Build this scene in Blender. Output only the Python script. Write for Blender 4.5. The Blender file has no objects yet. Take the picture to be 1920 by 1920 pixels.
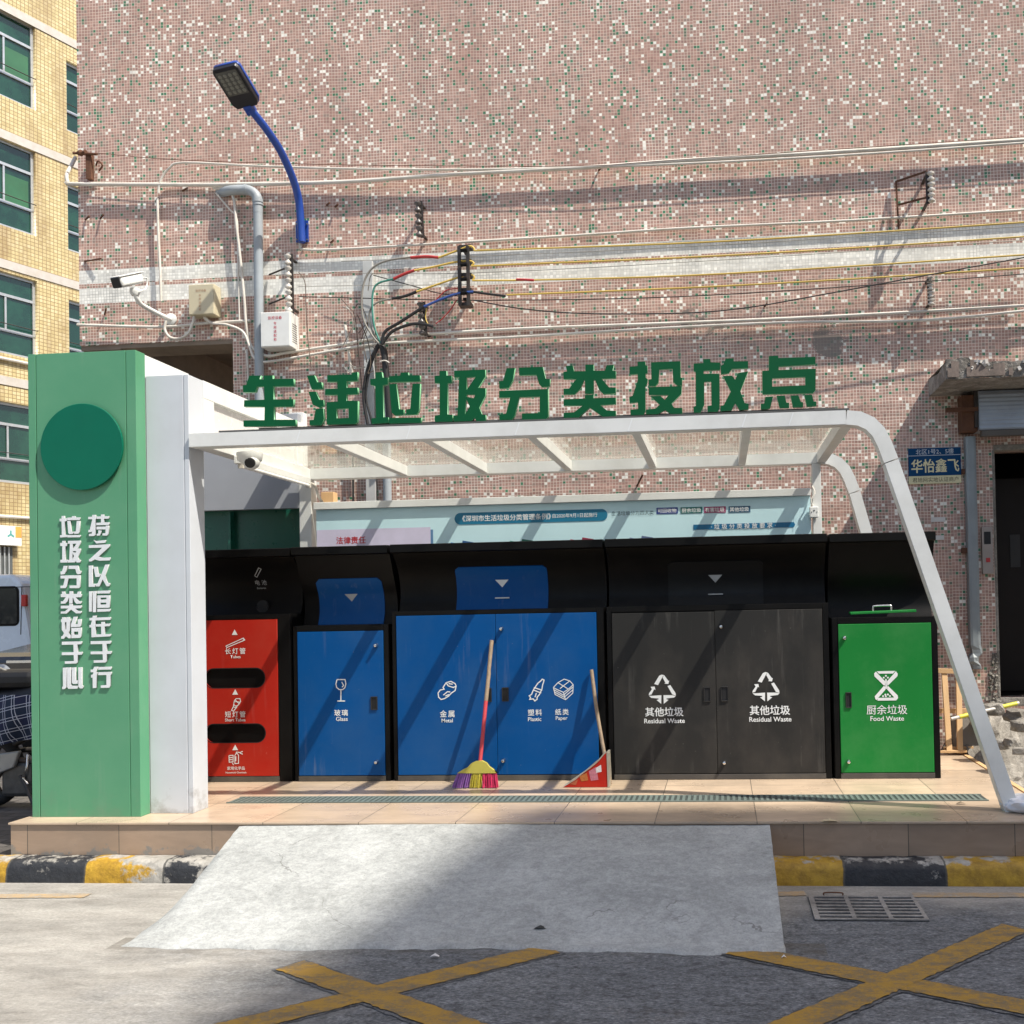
import bpy, bmesh, math, random
from mathutils import Vector, Matrix
R = math.radians
random.seed(7)
S = bpy.context.scene
COL = S.collection

# ---------------------------------------------------------------- camera, sky, sun, exposure
FOC, PPX, PPY = 1900.0, 1188.66, 1107.61
YAW, PITCH, ROLL = 0.0858521, 0.0162576, 0.0196750
CAM = Vector((0, 0, 1.6))
_f = Vector((-math.sin(YAW)*math.cos(PITCH), math.cos(YAW)*math.cos(PITCH), math.sin(PITCH)))
_r0 = Vector((math.cos(YAW), math.sin(YAW), 0)); _u0 = _r0.cross(_f)
_r = math.cos(ROLL)*_r0 - math.sin(ROLL)*_u0
_u = math.sin(ROLL)*_r0 + math.cos(ROLL)*_u0
cd = bpy.data.cameras.new('camera'); cam = bpy.data.objects.new('camera', cd); COL.objects.link(cam)
cam.matrix_world = Matrix(((_r.x, _u.x, -_f.x, 0), (_r.y, _u.y, -_f.y, 0), (_r.z, _u.z, -_f.z, 1.6), (0, 0, 0, 1)))
cd.sensor_width = 36; cd.lens = 36*FOC/1920
cd.shift_x = (960-PPX)/1920; cd.shift_y = (PPY-960)/1920
cd.clip_end = 2000
S.camera = cam

SUN_DOWN = Vector((-0.60, 0.285, -1.0)).normalized()
w = bpy.data.worlds.new('World'); S.world = w; w.use_nodes = True
nt = w.node_tree; bg = nt.nodes['Background']
sky = nt.nodes.new('ShaderNodeTexSky'); sky.sky_type = 'NISHITA'; sky.sun_disc = False
sky.sun_elevation = math.asin(-SUN_DOWN.z)
sky.sun_rotation = math.atan2(-SUN_DOWN.x, -SUN_DOWN.y)
sky.air_density = 1.0; sky.dust_density = 3.0; sky.ozone_density = 1.0
nt.links.new(sky.outputs[0], bg.inputs[0]); bg.inputs[1].default_value = 0.135
sd = bpy.data.lights.new('sun', 'SUN'); sd.energy = 4.9; sd.angle = R(0.53); sd.color = (1, 0.94, 0.84)
sun = bpy.data.objects.new('sun', sd); COL.objects.link(sun)
sun.rotation_euler = SUN_DOWN.to_track_quat('-Z', 'Y').to_euler()
S.view_settings.view_transform = 'Standard'; S.view_settings.look = 'None'
S.view_settings.exposure = 0.53; S.view_settings.gamma = 1
S.render.film_transparent = False
S.cycles.max_bounces = 8; S.cycles.transparent_max_bounces = 12

# ---------------------------------------------------------------- measuring helpers (design coordinates read off the photograph)
def ray(px, py): return _f*FOC + _r*(px-PPX) - _u*(py-PPY)
def PY(px, py, Y): d = ray(px, py); return CAM + d*(Y/d.y)
def PZ(px, py, Z): d = ray(px, py); return CAM + d*((Z-1.6)/d.z)
def PX(px, py, X): d = ray(px, py); return CAM + d*(X/d.x)
def PPL(px, py, o, n): d = ray(px, py); return CAM + d*((o-CAM).dot(n)/d.dot(n))

ZF, YF, YB, YP, YW = 0.33, 6.0, 7.45, 8.1, 8.9     # platform floor height, platform front, bin fronts, poster, tiled wall

# ---------------------------------------------------------------- object helpers
def tag(o, label=None, cat=None, group=None, kind=None):
    if label: o['label'] = label
    if cat: o['category'] = cat
    if group: o['group'] = group
    if kind: o['kind'] = kind
    return o
def thing(name, label, cat, loc, group=None):
    o = bpy.data.objects.new(name, None); o.empty_display_size = 0.1
    o.location = loc; COL.objects.link(o); o['_w'] = list(loc)
    return tag(o, label, cat, group)
def wloc(o):
    v = Vector((0, 0, 0))
    while o is not None: v += Vector(o.location); o = o.parent
    return v
def link(name, me, mat, parent=None, bevel=0, smooth=None):
    """me has vertices in world coordinates; they are moved to the parent's frame"""
    o = bpy.data.objects.new(name, me); COL.objects.link(o)
    if parent is not None:
        me.transform(Matrix.Translation(-wloc(parent))); o.parent = parent
    else:
        n = len(me.vertices)
        if n:
            xs = [v.co.x for v in me.vertices]; ys = [v.co.y for v in me.vertices]; zs = [v.co.z for v in me.vertices]
            c = Vector(((min(xs)+max(xs))/2, (min(ys)+max(ys))/2, min(zs)))
            me.transform(Matrix.Translation(-c)); o.location = c
    if mat is not None:
        for m in (mat if isinstance(mat, (list, tuple)) else [mat]): me.materials.append(m)
    if bevel:
        b = o.modifiers.new('bevel', 'BEVEL'); b.width = bevel; b.segments = 2; b.limit_method = 'ANGLE'; b.angle_limit = R(40)
        b.harden_normals = False
    if smooth:
        for p in me.polygons: p.use_smooth = True
        try: me.set_sharp_from_angle(angle=R(smooth))
        except Exception: pass
    return o

def catmull(pts, n=6):
    pts = [Vector(p) for p in pts]
    if len(pts) < 3: return pts
    out = []
    P = [2*pts[0]-pts[1]] + pts + [2*pts[-1]-pts[-2]]
    for i in range(1, len(P)-2):
        a, b, c, d = P[i-1:i+3]
        for k in range(n):
            t = k/n
            out.append(0.5*((2*b)+(c-a)*t+(2*a-5*b+4*c-d)*t*t+(3*b-a-3*c+d)*t**3))
    out.append(pts[-1]); return out

class MB:
    def __init__(s): s.v = []; s.f = []; s.mi = []; s.cur = 0
    def face(s, idx): s.f.append(idx); s.mi.append(s.cur)
    def box(s, x0, x1, y0, y1, z0, z1, M=None):
        b = len(s.v)
        c = [Vector((x, y, z)) for z in (z0, z1) for y in (y0, y1) for x in (x0, x1)]
        if M is not None: c = [M @ p for p in c]
        s.v += c
        for q in ((0, 2, 3, 1), (4, 5, 7, 6), (0, 1, 5, 4), (2, 6, 7, 3), (0, 4, 6, 2), (1, 3, 7, 5)): s.face([b+i for i in q])
        return s
    def bar(s, a, b, w, h, up=(0, 0, 1)):
        a, b = Vector(a), Vector(b); d = (b-a); L = d.length; d.normalize()
        up = Vector(up); x = d.cross(up)
        if x.length < 1e-4: x = d.cross(Vector((0, 1, 0)))
        x.normalize(); z = x.cross(d)
        M = Matrix(((x.x, d.x, z.x, a.x), (x.y, d.y, z.y, a.y), (x.z, d.z, z.z, a.z), (0, 0, 0, 1)))
        return s.box(-w/2, w/2, 0, L, -h/2, h/2, M)
    def ring_path(s, pts, rads, n=8, caps=True):
        pts = [Vector(p) for p in pts]
        if not isinstance(rads, (list, tuple)): rads = [rads]*len(pts)
        base = len(s.v); prev = None
        for i, p in enumerate(pts):
            t = (pts[min(i+1, len(pts)-1)]-pts[max(i-1, 0)])
            if t.length < 1e-9: t = Vector((0, 0, 1))
            t.normalize()
            if prev is None:
                x = t.cross(Vector((0, 0, 1)))
                if x.length < 1e-3: x = t.cross(Vector((0, 1, 0)))
            else: x = prev - t*prev.dot(t)
            x.normalize(); prev = x; y = t.cross(x)
            for k in range(n):
                a = 2*math.pi*k/n
                s.v.append(p+(x*math.cos(a)+y*math.sin(a))*rads[i])
        for i in range(len(pts)-1):
            for k in range(n):
                a = base+i*n+k; b = base+i*n+(k+1) % n
                s.face([a, b, b+n, a+n])
        if caps:
            s.face([base+k for k in range(n)][::-1]); e = base+(len(pts)-1)*n
            s.face([e+k for k in range(n)])
        return s
    def tube(s, pts, r, n=8, sub=6): return s.ring_path(catmull(pts, sub), r, n)
    def cyl(s, a, b, r, r2=None, n=16): return s.ring_path([a, b], [r, r if r2 is None else r2], n)
    def lathe(s, base, axis, prof, n=20):
        """prof: (distance along axis, radius)"""
        base, axis = Vector(base), Vector(axis).normalized()
        return s.ring_path([base+axis*(d) for d, r in prof], [max(r, 1e-4) for d, r in prof], n)
    def prism(s, poly, fn, d0, d1):
        """poly of 2D points (convex or fan-safe); fn(a,b,depth)->world"""
        b = len(s.v); n = len(poly)
        s.v += [Vector(fn(p[0], p[1], d0)) for p in poly] + [Vector(fn(p[0], p[1], d1)) for p in poly]
        s.face([b+i for i in range(n)]); s.face([b+n+i for i in range(n)][::-1])
        for i in range(n):
            j = (i+1) % n; s.face([b+i, b+n+i, b+n+j, b+j])
        return s
    def grid(s, rows):
        b = len(s.v); n = len(rows[0])
        for r in rows: s.v += [Vector(p) for p in r]
        for i in range(len(rows)-1):
            for k in range(n-1):
                a = b+i*n+k; s.face([a, a+1, a+n+1, a+n])
        return s
    def ribbon(s, pts, w, fn, z=0, closed=False):
        """flat stroke in a plane, 2D points, width w"""
        P = [Vector((p[0], p[1])) for p in pts]; n = len(P); L = []; Rr = []
        for i in range(n):
            if closed: a, b = P[i-1], P[(i+1) % n]
            else: a, b = P[max(i-1, 0)], P[min(i+1, n-1)]
            d0 = (P[i]-a); d1 = (b-P[i])
            if d0.length < 1e-9: d0 = d1
            if d1.length < 1e-9: d1 = d0
            d0.normalize(); d1.normalize(); t = d0+d1
            if t.length < 1e-6: t = d0
            t.normalize(); nn = Vector((-t.y, t.x)); k = 1/max(0.5, nn.dot(Vector((-d0.y, d0.x))))
            L.append(P[i]+nn*w/2*k); Rr.append(P[i]-nn*w/2*k)
        b = len(s.v)
        s.v += [Vector(fn(p.x, p.y, z)) for p in L]+[Vector(fn(p.x, p.y, z)) for p in Rr]
        for i in range(n if closed else n-1):
            j = (i+1) % n; s.face([b+i, b+j, b+n+j, b+n+i])
        return s
    def fan(s, poly, fn, z=0):
        b = len(s.v); s.v += [Vector(fn(p[0], p[1], z)) for p in poly]; s.face([b+i for i in range(len(poly))]); return s
    def mesh(s, name='m', fix=True):
        me = bpy.data.meshes.new(name); me.from_pydata([tuple(v) for v in s.v], [], s.f)
        for i, p in enumerate(me.polygons): p.material_index = s.mi[i]
        if fix:
            bm = bmesh.new(); bm.from_mesh(me); bmesh.ops.recalc_face_normals(bm, faces=bm.faces[:]); bm.to_mesh(me); bm.free()
        me.update(); return me
    def build(s, name, mat, parent=None, bevel=0, smooth=None, fix=True): return link(name, s.mesh(name, fix), mat, parent, bevel, smooth)

def filled(loops, depth, fn):
    """mesh from 2D loops (holes by even-odd), extruded by depth both ways from the middle; fn(a,b,c)->world"""
    cu = bpy.data.curves.new('t', 'CURVE'); cu.dimensions = '2D'; cu.fill_mode = 'BOTH' if depth > 0 else 'BOTH'; cu.extrude = depth/2
    for L in loops:
        sp = cu.splines.new('POLY'); sp.points.add(len(L)-1); sp.use_cyclic_u = True
        for q, p in zip(sp.points, L): q.co = (p[0], p[1], 0, 1)
    ob = bpy.data.objects.new('t', cu); me = bpy.data.meshes.new_from_object(ob)
    for v in me.vertices: v.co = Vector(fn(*v.co))
    bpy.data.objects.remove(ob); bpy.data.curves.remove(cu)
    bm = bmesh.new(); bm.from_mesh(me); bmesh.ops.remove_doubles(bm, verts=bm.verts[:], dist=1e-5)
    bmesh.ops.recalc_face_normals(bm, faces=bm.faces[:]); bm.to_mesh(me); bm.free(); me.materials.clear()
    return me
def text_mesh(txt, size, fn, align='CENTER', bold=0.0, space=1.0, depth=0.0, tall=1.0):
    cu = bpy.data.curves.new('t', 'FONT'); size *= 0.80 if txt.isascii() else 0.86
    cu.body = txt; cu.size = size; cu.align_x = align; cu.align_y = 'CENTER'
    cu.offset = bold*size; cu.space_character = space; cu.extrude = depth/2; cu.resolution_u = 3
    ob = bpy.data.objects.new('t', cu); me = bpy.data.meshes.new_from_object(ob)
    for v in me.vertices: v.co = Vector(fn(v.co.x, v.co.y*tall, v.co.z))
    bpy.data.objects.remove(ob); bpy.data.curves.remove(cu); me.materials.clear()
    return me
def fit_text(txt, x0, x1, zc, Y, bold=0.0, space=1.0, tall=1.0):
    """lettering scaled to span x0..x1, centred on height zc, on a plane facing the street"""
    cjk = not txt.isascii()
    me = text_mesh(txt, 1.0, lambda a, b, c: (a, b, c), bold=0.0 if cjk else bold, space=space)
    xs = [v.co.x for v in me.vertices]; ys = [v.co.y for v in me.vertices]; k = (x1-x0)/(max(xs)-min(xs)); xm = (max(xs)+min(xs))/2; ym = (max(ys)+min(ys))/2
    for v in me.vertices: v.co = Vector(((x0+x1)/2+(v.co.x-xm)*k, Y, zc+(v.co.y-ym)*k*tall))
    if cjk and bold:      # heavier strokes: shifted layers, each a hair in front of the last
        d = bold*k*0.9; parts = [me]
        for i, (dx, dz) in enumerate(((d, 0), (-d, 0), (0, d*.8), (0, -d*.8))):
            m2 = me.copy(); m2.transform(Matrix.Translation((dx, -0.00006*(i+1), dz))); parts.append(m2)
        me = join(parts)
    return me
def join(meshes):
    bm = bmesh.new()
    for m in meshes: bm.from_mesh(m); bpy.data.meshes.remove(m)
    me = bpy.data.meshes.new('j'); bm.to_mesh(me); bm.free(); return me
def onY(x0, z0, Y): return lambda a, b, c=0: (x0+a, Y+(-c), z0+b)      # local 2D (a right, b up) on a plane facing the street

# ---------------------------------------------------------------- materials
MATS = {}
def nodes_of(m): m.use_nodes = True; t = m.node_tree; return t, t.nodes['Principled BSDF']
def N(t, typ, **kw):
    n = t.nodes.new(typ)
    for k, v in kw.items(): setattr(n, k, v)
    return n
def mix(t, fac, a, b, mode='MIX'):
    n = t.nodes.new('ShaderNodeMix'); n.data_type = 'RGBA'; n.blend_type = mode
    for sock, v in ((n.inputs[0], fac), (n.inputs[6], a), (n.inputs[7], b)):
        if hasattr(v, 'links') or hasattr(v, 'is_linked'): t.links.new(v, sock)
        elif isinstance(v, (int, float)): sock.default_value = v
        else: sock.default_value = (*v, 1)
    return n.outputs[2]
def math_(t, op, a, b=None, c=None, clamp=False):
    n = t.nodes.new('ShaderNodeMath'); n.operation = op; n.use_clamp = clamp
    for i, v in enumerate((a, b, c)):
        if v is None: continue
        if isinstance(v, (int, float)): n.inputs[i].default_value = v
        else: t.links.new(v, n.inputs[i])
    return n.outputs[0]
def pos(t): return N(t, 'ShaderNodeNewGeometry').outputs['Position']
def noise(t, scale, vec=None, detail=4, rough=0.55, stretch=None, dist=0):
    n = N(t, 'ShaderNodeTexNoise'); n.inputs['Scale'].default_value = scale; n.inputs['Detail'].default_value = detail
    n.inputs['Roughness'].default_value = rough; n.inputs['Distortion'].default_value = dist
    v = vec if vec is not None else pos(t)
    if stretch:
        mp = N(t, 'ShaderNodeMapping'); mp.inputs['Scale'].default_value = stretch; t.links.new(v, mp.inputs[0]); v = mp.outputs[0]
    t.links.new(v, n.inputs['Vector']); return n.outputs['Fac']
def ramp(t, fac, stops, interp='LINEAR'):
    n = N(t, 'ShaderNodeValToRGB'); n.color_ramp.interpolation = interp; e = n.color_ramp.elements
    while len(e) < len(stops): e.new(0.5)
    for q, (p, c) in zip(e, stops): q.position = p; q.color = (*c, 1) if isinstance(c, (tuple, list)) else (c, c, c, 1)
    t.links.new(fac, n.inputs[0]); return n.outputs[0]
def bump(t, bs, height, dist=0.01, strength=1.0):
    b = N(t, 'ShaderNodeBump'); b.inputs['Distance'].default_value = dist; b.inputs['Strength'].default_value = strength
    t.links.new(height, b.inputs['Height']); t.links.new(b.outputs[0], bs.inputs['Normal'])
def mat(name, col, rough=0.5, metal=0.0, var=0.12, scale=6.0, dirt=None, dirt_amt=0.25, dscale=2.5, bmp=0.0, bscale=60, spec=0.5, coat=0, stretch=None, streak=0.0, foot=0.0):
    """painted or plain surface with gentle tonal variation, patchy dirt and uneven gloss"""
    if name in MATS: return MATS[name]
    m = bpy.data.materials.new(name); t, b = nodes_of(m); MATS[name] = m
    n1 = noise(t, scale, detail=5, stretch=stretch)
    c = mix(t, 1.0, col, ramp(t, n1, [(0.25, 1-var), (0.75, 1+var*0.6)]), 'MULTIPLY')
    if dirt:
        d = math_(t, 'MULTIPLY', ramp(t, noise(t, dscale, detail=8, rough=0.65, stretch=stretch), [(0.45, 0.0), (0.75, 1.0)]), dirt_amt)
        c = mix(t, d, c, dirt)
    if streak:            # rubbed streaks and fine scuffs
        s1 = ramp(t, noise(t, 22, detail=5, rough=0.6, stretch=(1, 1, 0.07)), [(0.58, 0.0), (0.74, 1.0)])
        s2 = ramp(t, noise(t, 1.8, detail=6), [(0.42, 0.0), (0.66, 1.0)])
        s3 = ramp(t, noise(t, 55, detail=3), [(0.735, 0.0), (0.76, 1.0)])
        c = mix(t, math_(t, 'MULTIPLY', math_(t, 'MAXIMUM', math_(t, 'MULTIPLY', s1, s2), s3), streak), c, (0.42, 0.40, 0.37))
    if foot:              # grime splashed up from the floor
        sz = N(t, 'ShaderNodeSeparateXYZ'); t.links.new(pos(t), sz.inputs[0])
        fz = math_(t, 'ADD', math_(t, 'MULTIPLY', math_(t, 'SUBTRACT', 0.45, sz.outputs[2]), 5.0), math_(t, 'MULTIPLY', math_(t, 'SUBTRACT', noise(t, 7, detail=8, rough=0.7), 0.52), 5.0))
        c = mix(t, math_(t, 'MULTIPLY', ramp(t, fz, [(0.0, 0.0), (0.9, 1.0)]), foot), c, (0.20, 0.185, 0.16))
    t.links.new(c, b.inputs['Base Color'])
    t.links.new(math_(t, 'ADD', math_(t, 'MULTIPLY', noise(t, scale*2.3, detail=3), 0.25), rough-0.12, clamp=True), b.inputs['Roughness'])
    b.inputs['Metallic'].default_value = metal; b.inputs['Specular IOR Level'].default_value = spec
    if coat: b.inputs['Coat Weight'].default_value = coat; b.inputs['Coat Roughness'].default_value = 0.1
    if bmp: bump(t, b, noise(t, bscale, detail=4), bmp)
    return m
# ---------------------------------------------------------------- special materials
def mosaic_mat():
    m = bpy.data.materials.new('mosaic'); t, b = nodes_of(m); p = 0.0275
    sx = N(t, 'ShaderNodeSeparateXYZ'); P0 = pos(t); t.links.new(P0, sx.inputs[0])
    wob = noise(t, 1.6, detail=2); wob2 = noise(t, 2.3, vec=P0, detail=2)
    u = math_(t, 'ADD', math_(t, 'ADD', sx.outputs[0], sx.outputs[1]), math_(t, 'MULTIPLY', wob, 0.03))
    v = math_(t, 'ADD', sx.outputs[2], math_(t, 'MULTIPLY', wob2, 0.03))
    # paper-backed sheets about 30 cm wide sit slightly out of line with each other
    su = math_(t, 'FLOOR', math_(t, 'DIVIDE', u, p*11)); sv = math_(t, 'FLOOR', math_(t, 'DIVIDE', v, p*11))
    cs = N(t, 'ShaderNodeCombineXYZ'); t.links.new(su, cs.inputs[0]); t.links.new(sv, cs.inputs[1])
    wn0 = N(t, 'ShaderNodeTexWhiteNoise'); wn0.noise_dimensions = '2D'; t.links.new(cs.outputs[0], wn0.inputs['Vector'])
    v = math_(t, 'ADD', v, math_(t, 'MULTIPLY', wn0.outputs['Value'], 0.005))
    uu = math_(t, 'DIVIDE', u, p); vv = math_(t, 'DIVIDE', v, p)
    cc = N(t, 'ShaderNodeCombineXYZ'); t.links.new(math_(t, 'FLOOR', uu), cc.inputs[0]); t.links.new(math_(t, 'FLOOR', vv), cc.inputs[1])
    wn = N(t, 'ShaderNodeTexWhiteNoise'); wn.noise_dimensions = '2D'; t.links.new(cc.outputs[0], wn.inputs['Vector'])
    pal = ramp(t, wn.outputs['Value'], [(0.0, (0.395, 0.225, 0.180)), (0.22, (0.44, 0.265, 0.215)), (0.45, (0.36, 0.21, 0.172)), (0.62, (0.415, 0.255, 0.21)),
                                        (0.78, (0.31, 0.22, 0.18)), (0.85, (0.82, 0.79, 0.72)), (0.915, (0.055, 0.185, 0.095)), (0.965, (0.16, 0.19, 0.13))], 'CONSTANT')
    # two plain white courses
    z = sx.outputs[2]
    band = math_(t, 'ADD', math_(t, 'MULTIPLY', math_(t, 'GREATER_THAN', z, 4.70), math_(t, 'LESS_THAN', z, 4.828)),
                 math_(t, 'MULTIPLY', math_(t, 'GREATER_THAN', z, 4.515), math_(t, 'LESS_THAN', z, 4.66)))
    sep = N(t, 'ShaderNodeSeparateColor'); t.links.new(wn.outputs['Color'], sep.inputs[0])
    wcol = ramp(t, sep.outputs[0], [(0, (0.74, 0.73, 0.67)), (1, (0.86, 0.85, 0.79))])
    pal = mix(t, band, pal, wcol)
    pal = mix(t, 1.0, pal, ramp(t, sep.outputs[1], [(0, 0.86), (1, 1.12)]), 'MULTIPLY')
    fu = math_(t, 'FRACT', uu); fv = math_(t, 'FRACT', vv)
    g = math_(t, 'MAXIMUM', math_(t, 'LESS_THAN', math_(t, 'MINIMUM', fu, math_(t, 'SUBTRACT', 1, fu)), 0.068),
              math_(t, 'LESS_THAN', math_(t, 'MINIMUM', fv, math_(t, 'SUBTRACT', 1, fv)), 0.068))
    gn = noise(t, 3.1, detail=6)
    gcol = ramp(t, gn, [(0.38, (0.82, 0.74, 0.63)), (0.62, (0.70, 0.57, 0.46))])
    gcol = mix(t, band, gcol, ramp(t, noise(t, 1.4, detail=5), [(0.50, (0.66, 0.65, 0.60)), (0.68, (0.26, 0.26, 0.25))]))
    # grout is patchy: some joints are grimed over
    grime = ramp(t, noise(t, 1.1, detail=7, rough=0.7), [(0.54, 0.0), (0.70, 0.6)])
    gcol = mix(t, grime, gcol, (0.38, 0.25, 0.19))
    col = mix(t, g, pal, gcol)
    # soot and rain streaks
    st = ramp(t, noise(t, 1.0, detail=6, rough=0.6, stretch=(5.0, 5.0, 0.55)), [(0.30, 0.86), (0.58, 1.05)])
    low = ramp(t, math_(t, 'DIVIDE', z, 10), [(0.0, 0.90), (0.42, 0.97), (0.50, 1.0), (1, 1.0)])
    col = mix(t, 1.0, col, st, 'MULTIPLY'); col = mix(t, 1.0, col, low, 'MULTIPLY')
    # spots where the tiles were hacked off or creepers left their marks
    sc = ramp(t, noise(t, 2.6, detail=9, rough=0.75, dist=1.2), [(0.535, 0.0), (0.565, 1.0)])
    def blob(xc, zc_, rx, rz):
        dx = math_(t, 'DIVIDE', math_(t, 'SUBTRACT', sx.outputs[0], xc), rx); dz = math_(t, 'DIVIDE', math_(t, 'SUBTRACT', z, zc_), rz)
        return math_(t, 'LESS_THAN', math_(t, 'ADD', math_(t, 'MULTIPLY', dx, dx), math_(t, 'MULTIPLY', dz, dz)), math_(t, 'ADD', 0.3, noise(t, 5, detail=3)))
    zone = math_(t, 'MAXIMUM', math_(t, 'MAXIMUM', blob(-0.02, 4.12, .42, .28), blob(1.02, 3.95, .2, .24)), blob(1.15, 3.35, .12, .12))
    col = mix(t, math_(t, 'MULTIPLY', math_(t, 'MULTIPLY', sc, zone), 0.85), col, (0.19, 0.165, 0.14))
    t.links.new(col, b.inputs['Base Color'])
    t.links.new(ramp(t, g, [(0, 0.38), (1, 0.85)]), b.inputs['Roughness'])
    und = noise(t, 1.0, detail=3, rough=0.5, stretch=(0.30, 0.30, 6.0))
    h = math_(t, 'ADD', math_(t, 'MULTIPLY', und, 0.018), math_(t, 'MULTIPLY', g, -0.00012))
    amp = ramp(t, math_(t, 'DIVIDE', z, 10), [(0.0, 0.8), (0.48, 1.0), (0.58, 0.18), (1, 0.14)])
    h = math_(t, 'MULTIPLY', h, amp)
    bump(t, b, h, 1.0); MATS['mosaic'] = m; return m

def yellow_tile_mat(O, D):
    m = bpy.data.materials.new('yellow_tile'); t, b = nodes_of(m)
    sx = N(t, 'ShaderNodeSeparateXYZ'); t.links.new(pos(t), sx.inputs[0])
    u = math_(t, 'ADD', math_(t, 'MULTIPLY', sx.outputs[0], D.x), math_(t, 'MULTIPLY', sx.outputs[1], D.y))
    uu = math_(t, 'DIVIDE', u, 0.105); vv = math_(t, 'DIVIDE', sx.outputs[2], 0.095)
    cc = N(t, 'ShaderNodeCombineXYZ'); t.links.new(math_(t, 'FLOOR', uu), cc.inputs[0]); t.links.new(math_(t, 'FLOOR', vv), cc.inputs[1])
    wn = N(t, 'ShaderNodeTexWhiteNoise'); wn.noise_dimensions = '2D'; t.links.new(cc.outputs[0], wn.inputs['Vector'])
    c = ramp(t, wn.outputs['Value'], [(0, (0.50, 0.41, 0.205)), (0.5, (0.57, 0.475, 0.25)), (1, (0.62, 0.53, 0.31))])
    fu = math_(t, 'FRACT', uu); fv = math_(t, 'FRACT', vv)
    g = math_(t, 'MAXIMUM', math_(t, 'LESS_THAN', fu, 0.14), math_(t, 'LESS_THAN', fv, 0.15))
    c = mix(t, g, c, (0.27, 0.19, 0.09))
    stn = ramp(t, noise(t, 1.0, detail=7, rough=0.6, stretch=(1.6, 1.6, 0.35)), [(0.50, 0.0), (0.72, 0.75)])
    c = mix(t, stn, c, (0.24, 0.15, 0.07))
    t.links.new(c, b.inputs['Base Color']); b.inputs['Roughness'].default_value = 0.4
    bump(t, b, math_(t, 'MULTIPLY', g, -1.0), 0.003); MATS['yellow_tile'] = m; return m

def asphalt_mat():
    m = bpy.data.materials.new('asphalt'); t, b = nodes_of(m)
    sx = N(t, 'ShaderNodeSeparateXYZ'); t.links.new(pos(t), sx.inputs[0])
    big = noise(t, 0.9, detail=6, rough=0.6); mid = noise(t, 5, detail=8, rough=0.7, stretch=(0.6, 1.6, 1)); fine = noise(t, 70, detail=5, rough=0.75, stretch=(0.7, 1.3, 1)); peb = noise(t, 260, detail=3)
    a = ramp(t, fine, [(0.30, (0.042, 0.046, 0.052)), (0.48, (0.114, 0.121, 0.130)), (0.70, (0.275, 0.283, 0.291))])
    a = mix(t, 1, a, ramp(t, mid, [(0.3, 0.66), (0.7, 1.24)]), 'MULTIPLY')
    a = mix(t, 1, a, ramp(t, noise(t, 20, detail=8, rough=0.8, stretch=(0.8, 1.25, 1)), [(0.38, 0.45), (0.50, 1.0), (0.66, 1.42)]), 'MULTIPLY')
    a = mix(t, ramp(t, noise(t, 1.3, detail=8, rough=0.65), [(0.46, 0.0), (0.70, 0.75)]), a, mix(t, 1, a, (1.45, 1.42, 1.36), 'MULTIPLY'))
    c = ramp(t, mid, [(0.28, (0.25, 0.235, 0.21)), (0.5, (0.34, 0.325, 0.295)), (0.72, (0.42, 0.405, 0.37))])
    c = mix(t, 1, c, ramp(t, fine, [(0.3, 0.66), (0.7, 1.16)]), 'MULTIPLY')
    c = mix(t, 1, c, ramp(t, noise(t, 2.2, detail=9, rough=0.75, stretch=(0.7, 1.5, 1)), [(0.36, 0.70), (0.6, 1.08)]), 'MULTIPLY')
    # cement wash near the kerb and in the drive-side lane
    xm = math_(t, 'MULTIPLY', math_(t, 'ADD', sx.outputs[0], 1.35), -0.55)
    ym = math_(t, 'MULTIPLY', math_(t, 'ADD', sx.outputs[1], -5.0), 1.1)
    ms = math_(t, 'ADD', math_(t, 'MAXIMUM', xm, ym), math_(t, 'MULTIPLY', math_(t, 'SUBTRACT', big, 0.5), 2.2))
    c2 = mix(t, ramp(t, ms, [(0.15, 0.0), (0.75, 1.0)]), a, c)
    stain = ramp(t, noise(t, 1.7, detail=8, rough=0.7), [(0.60, 0.0), (0.74, 0.55)])
    c2 = mix(t, stain, c2, (0.10, 0.075, 0.05))
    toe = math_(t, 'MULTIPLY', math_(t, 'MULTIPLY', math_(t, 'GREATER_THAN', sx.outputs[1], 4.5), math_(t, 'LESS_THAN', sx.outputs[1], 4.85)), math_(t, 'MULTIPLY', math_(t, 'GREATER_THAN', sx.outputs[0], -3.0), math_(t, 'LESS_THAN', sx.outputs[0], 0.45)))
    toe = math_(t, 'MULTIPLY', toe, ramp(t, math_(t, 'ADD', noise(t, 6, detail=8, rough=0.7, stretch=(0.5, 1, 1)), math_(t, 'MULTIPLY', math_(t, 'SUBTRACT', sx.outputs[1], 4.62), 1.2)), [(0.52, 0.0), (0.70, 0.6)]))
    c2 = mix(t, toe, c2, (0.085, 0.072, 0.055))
    c2 = mix(t, ramp(t, peb, [(0.70, 0.0), (0.76, 0.5)]), c2, (0.42, 0.40, 0.37))
    t.links.new(c2, b.inputs['Base Color']); b.inputs['Roughness'].default_value = 0.86
    bump(t, b, math_(t, 'ADD', math_(t, 'MULTIPLY', fine, 0.6), math_(t, 'MULTIPLY', mid, 0.8)), 0.006); MATS['asphalt'] = m; return m

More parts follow.
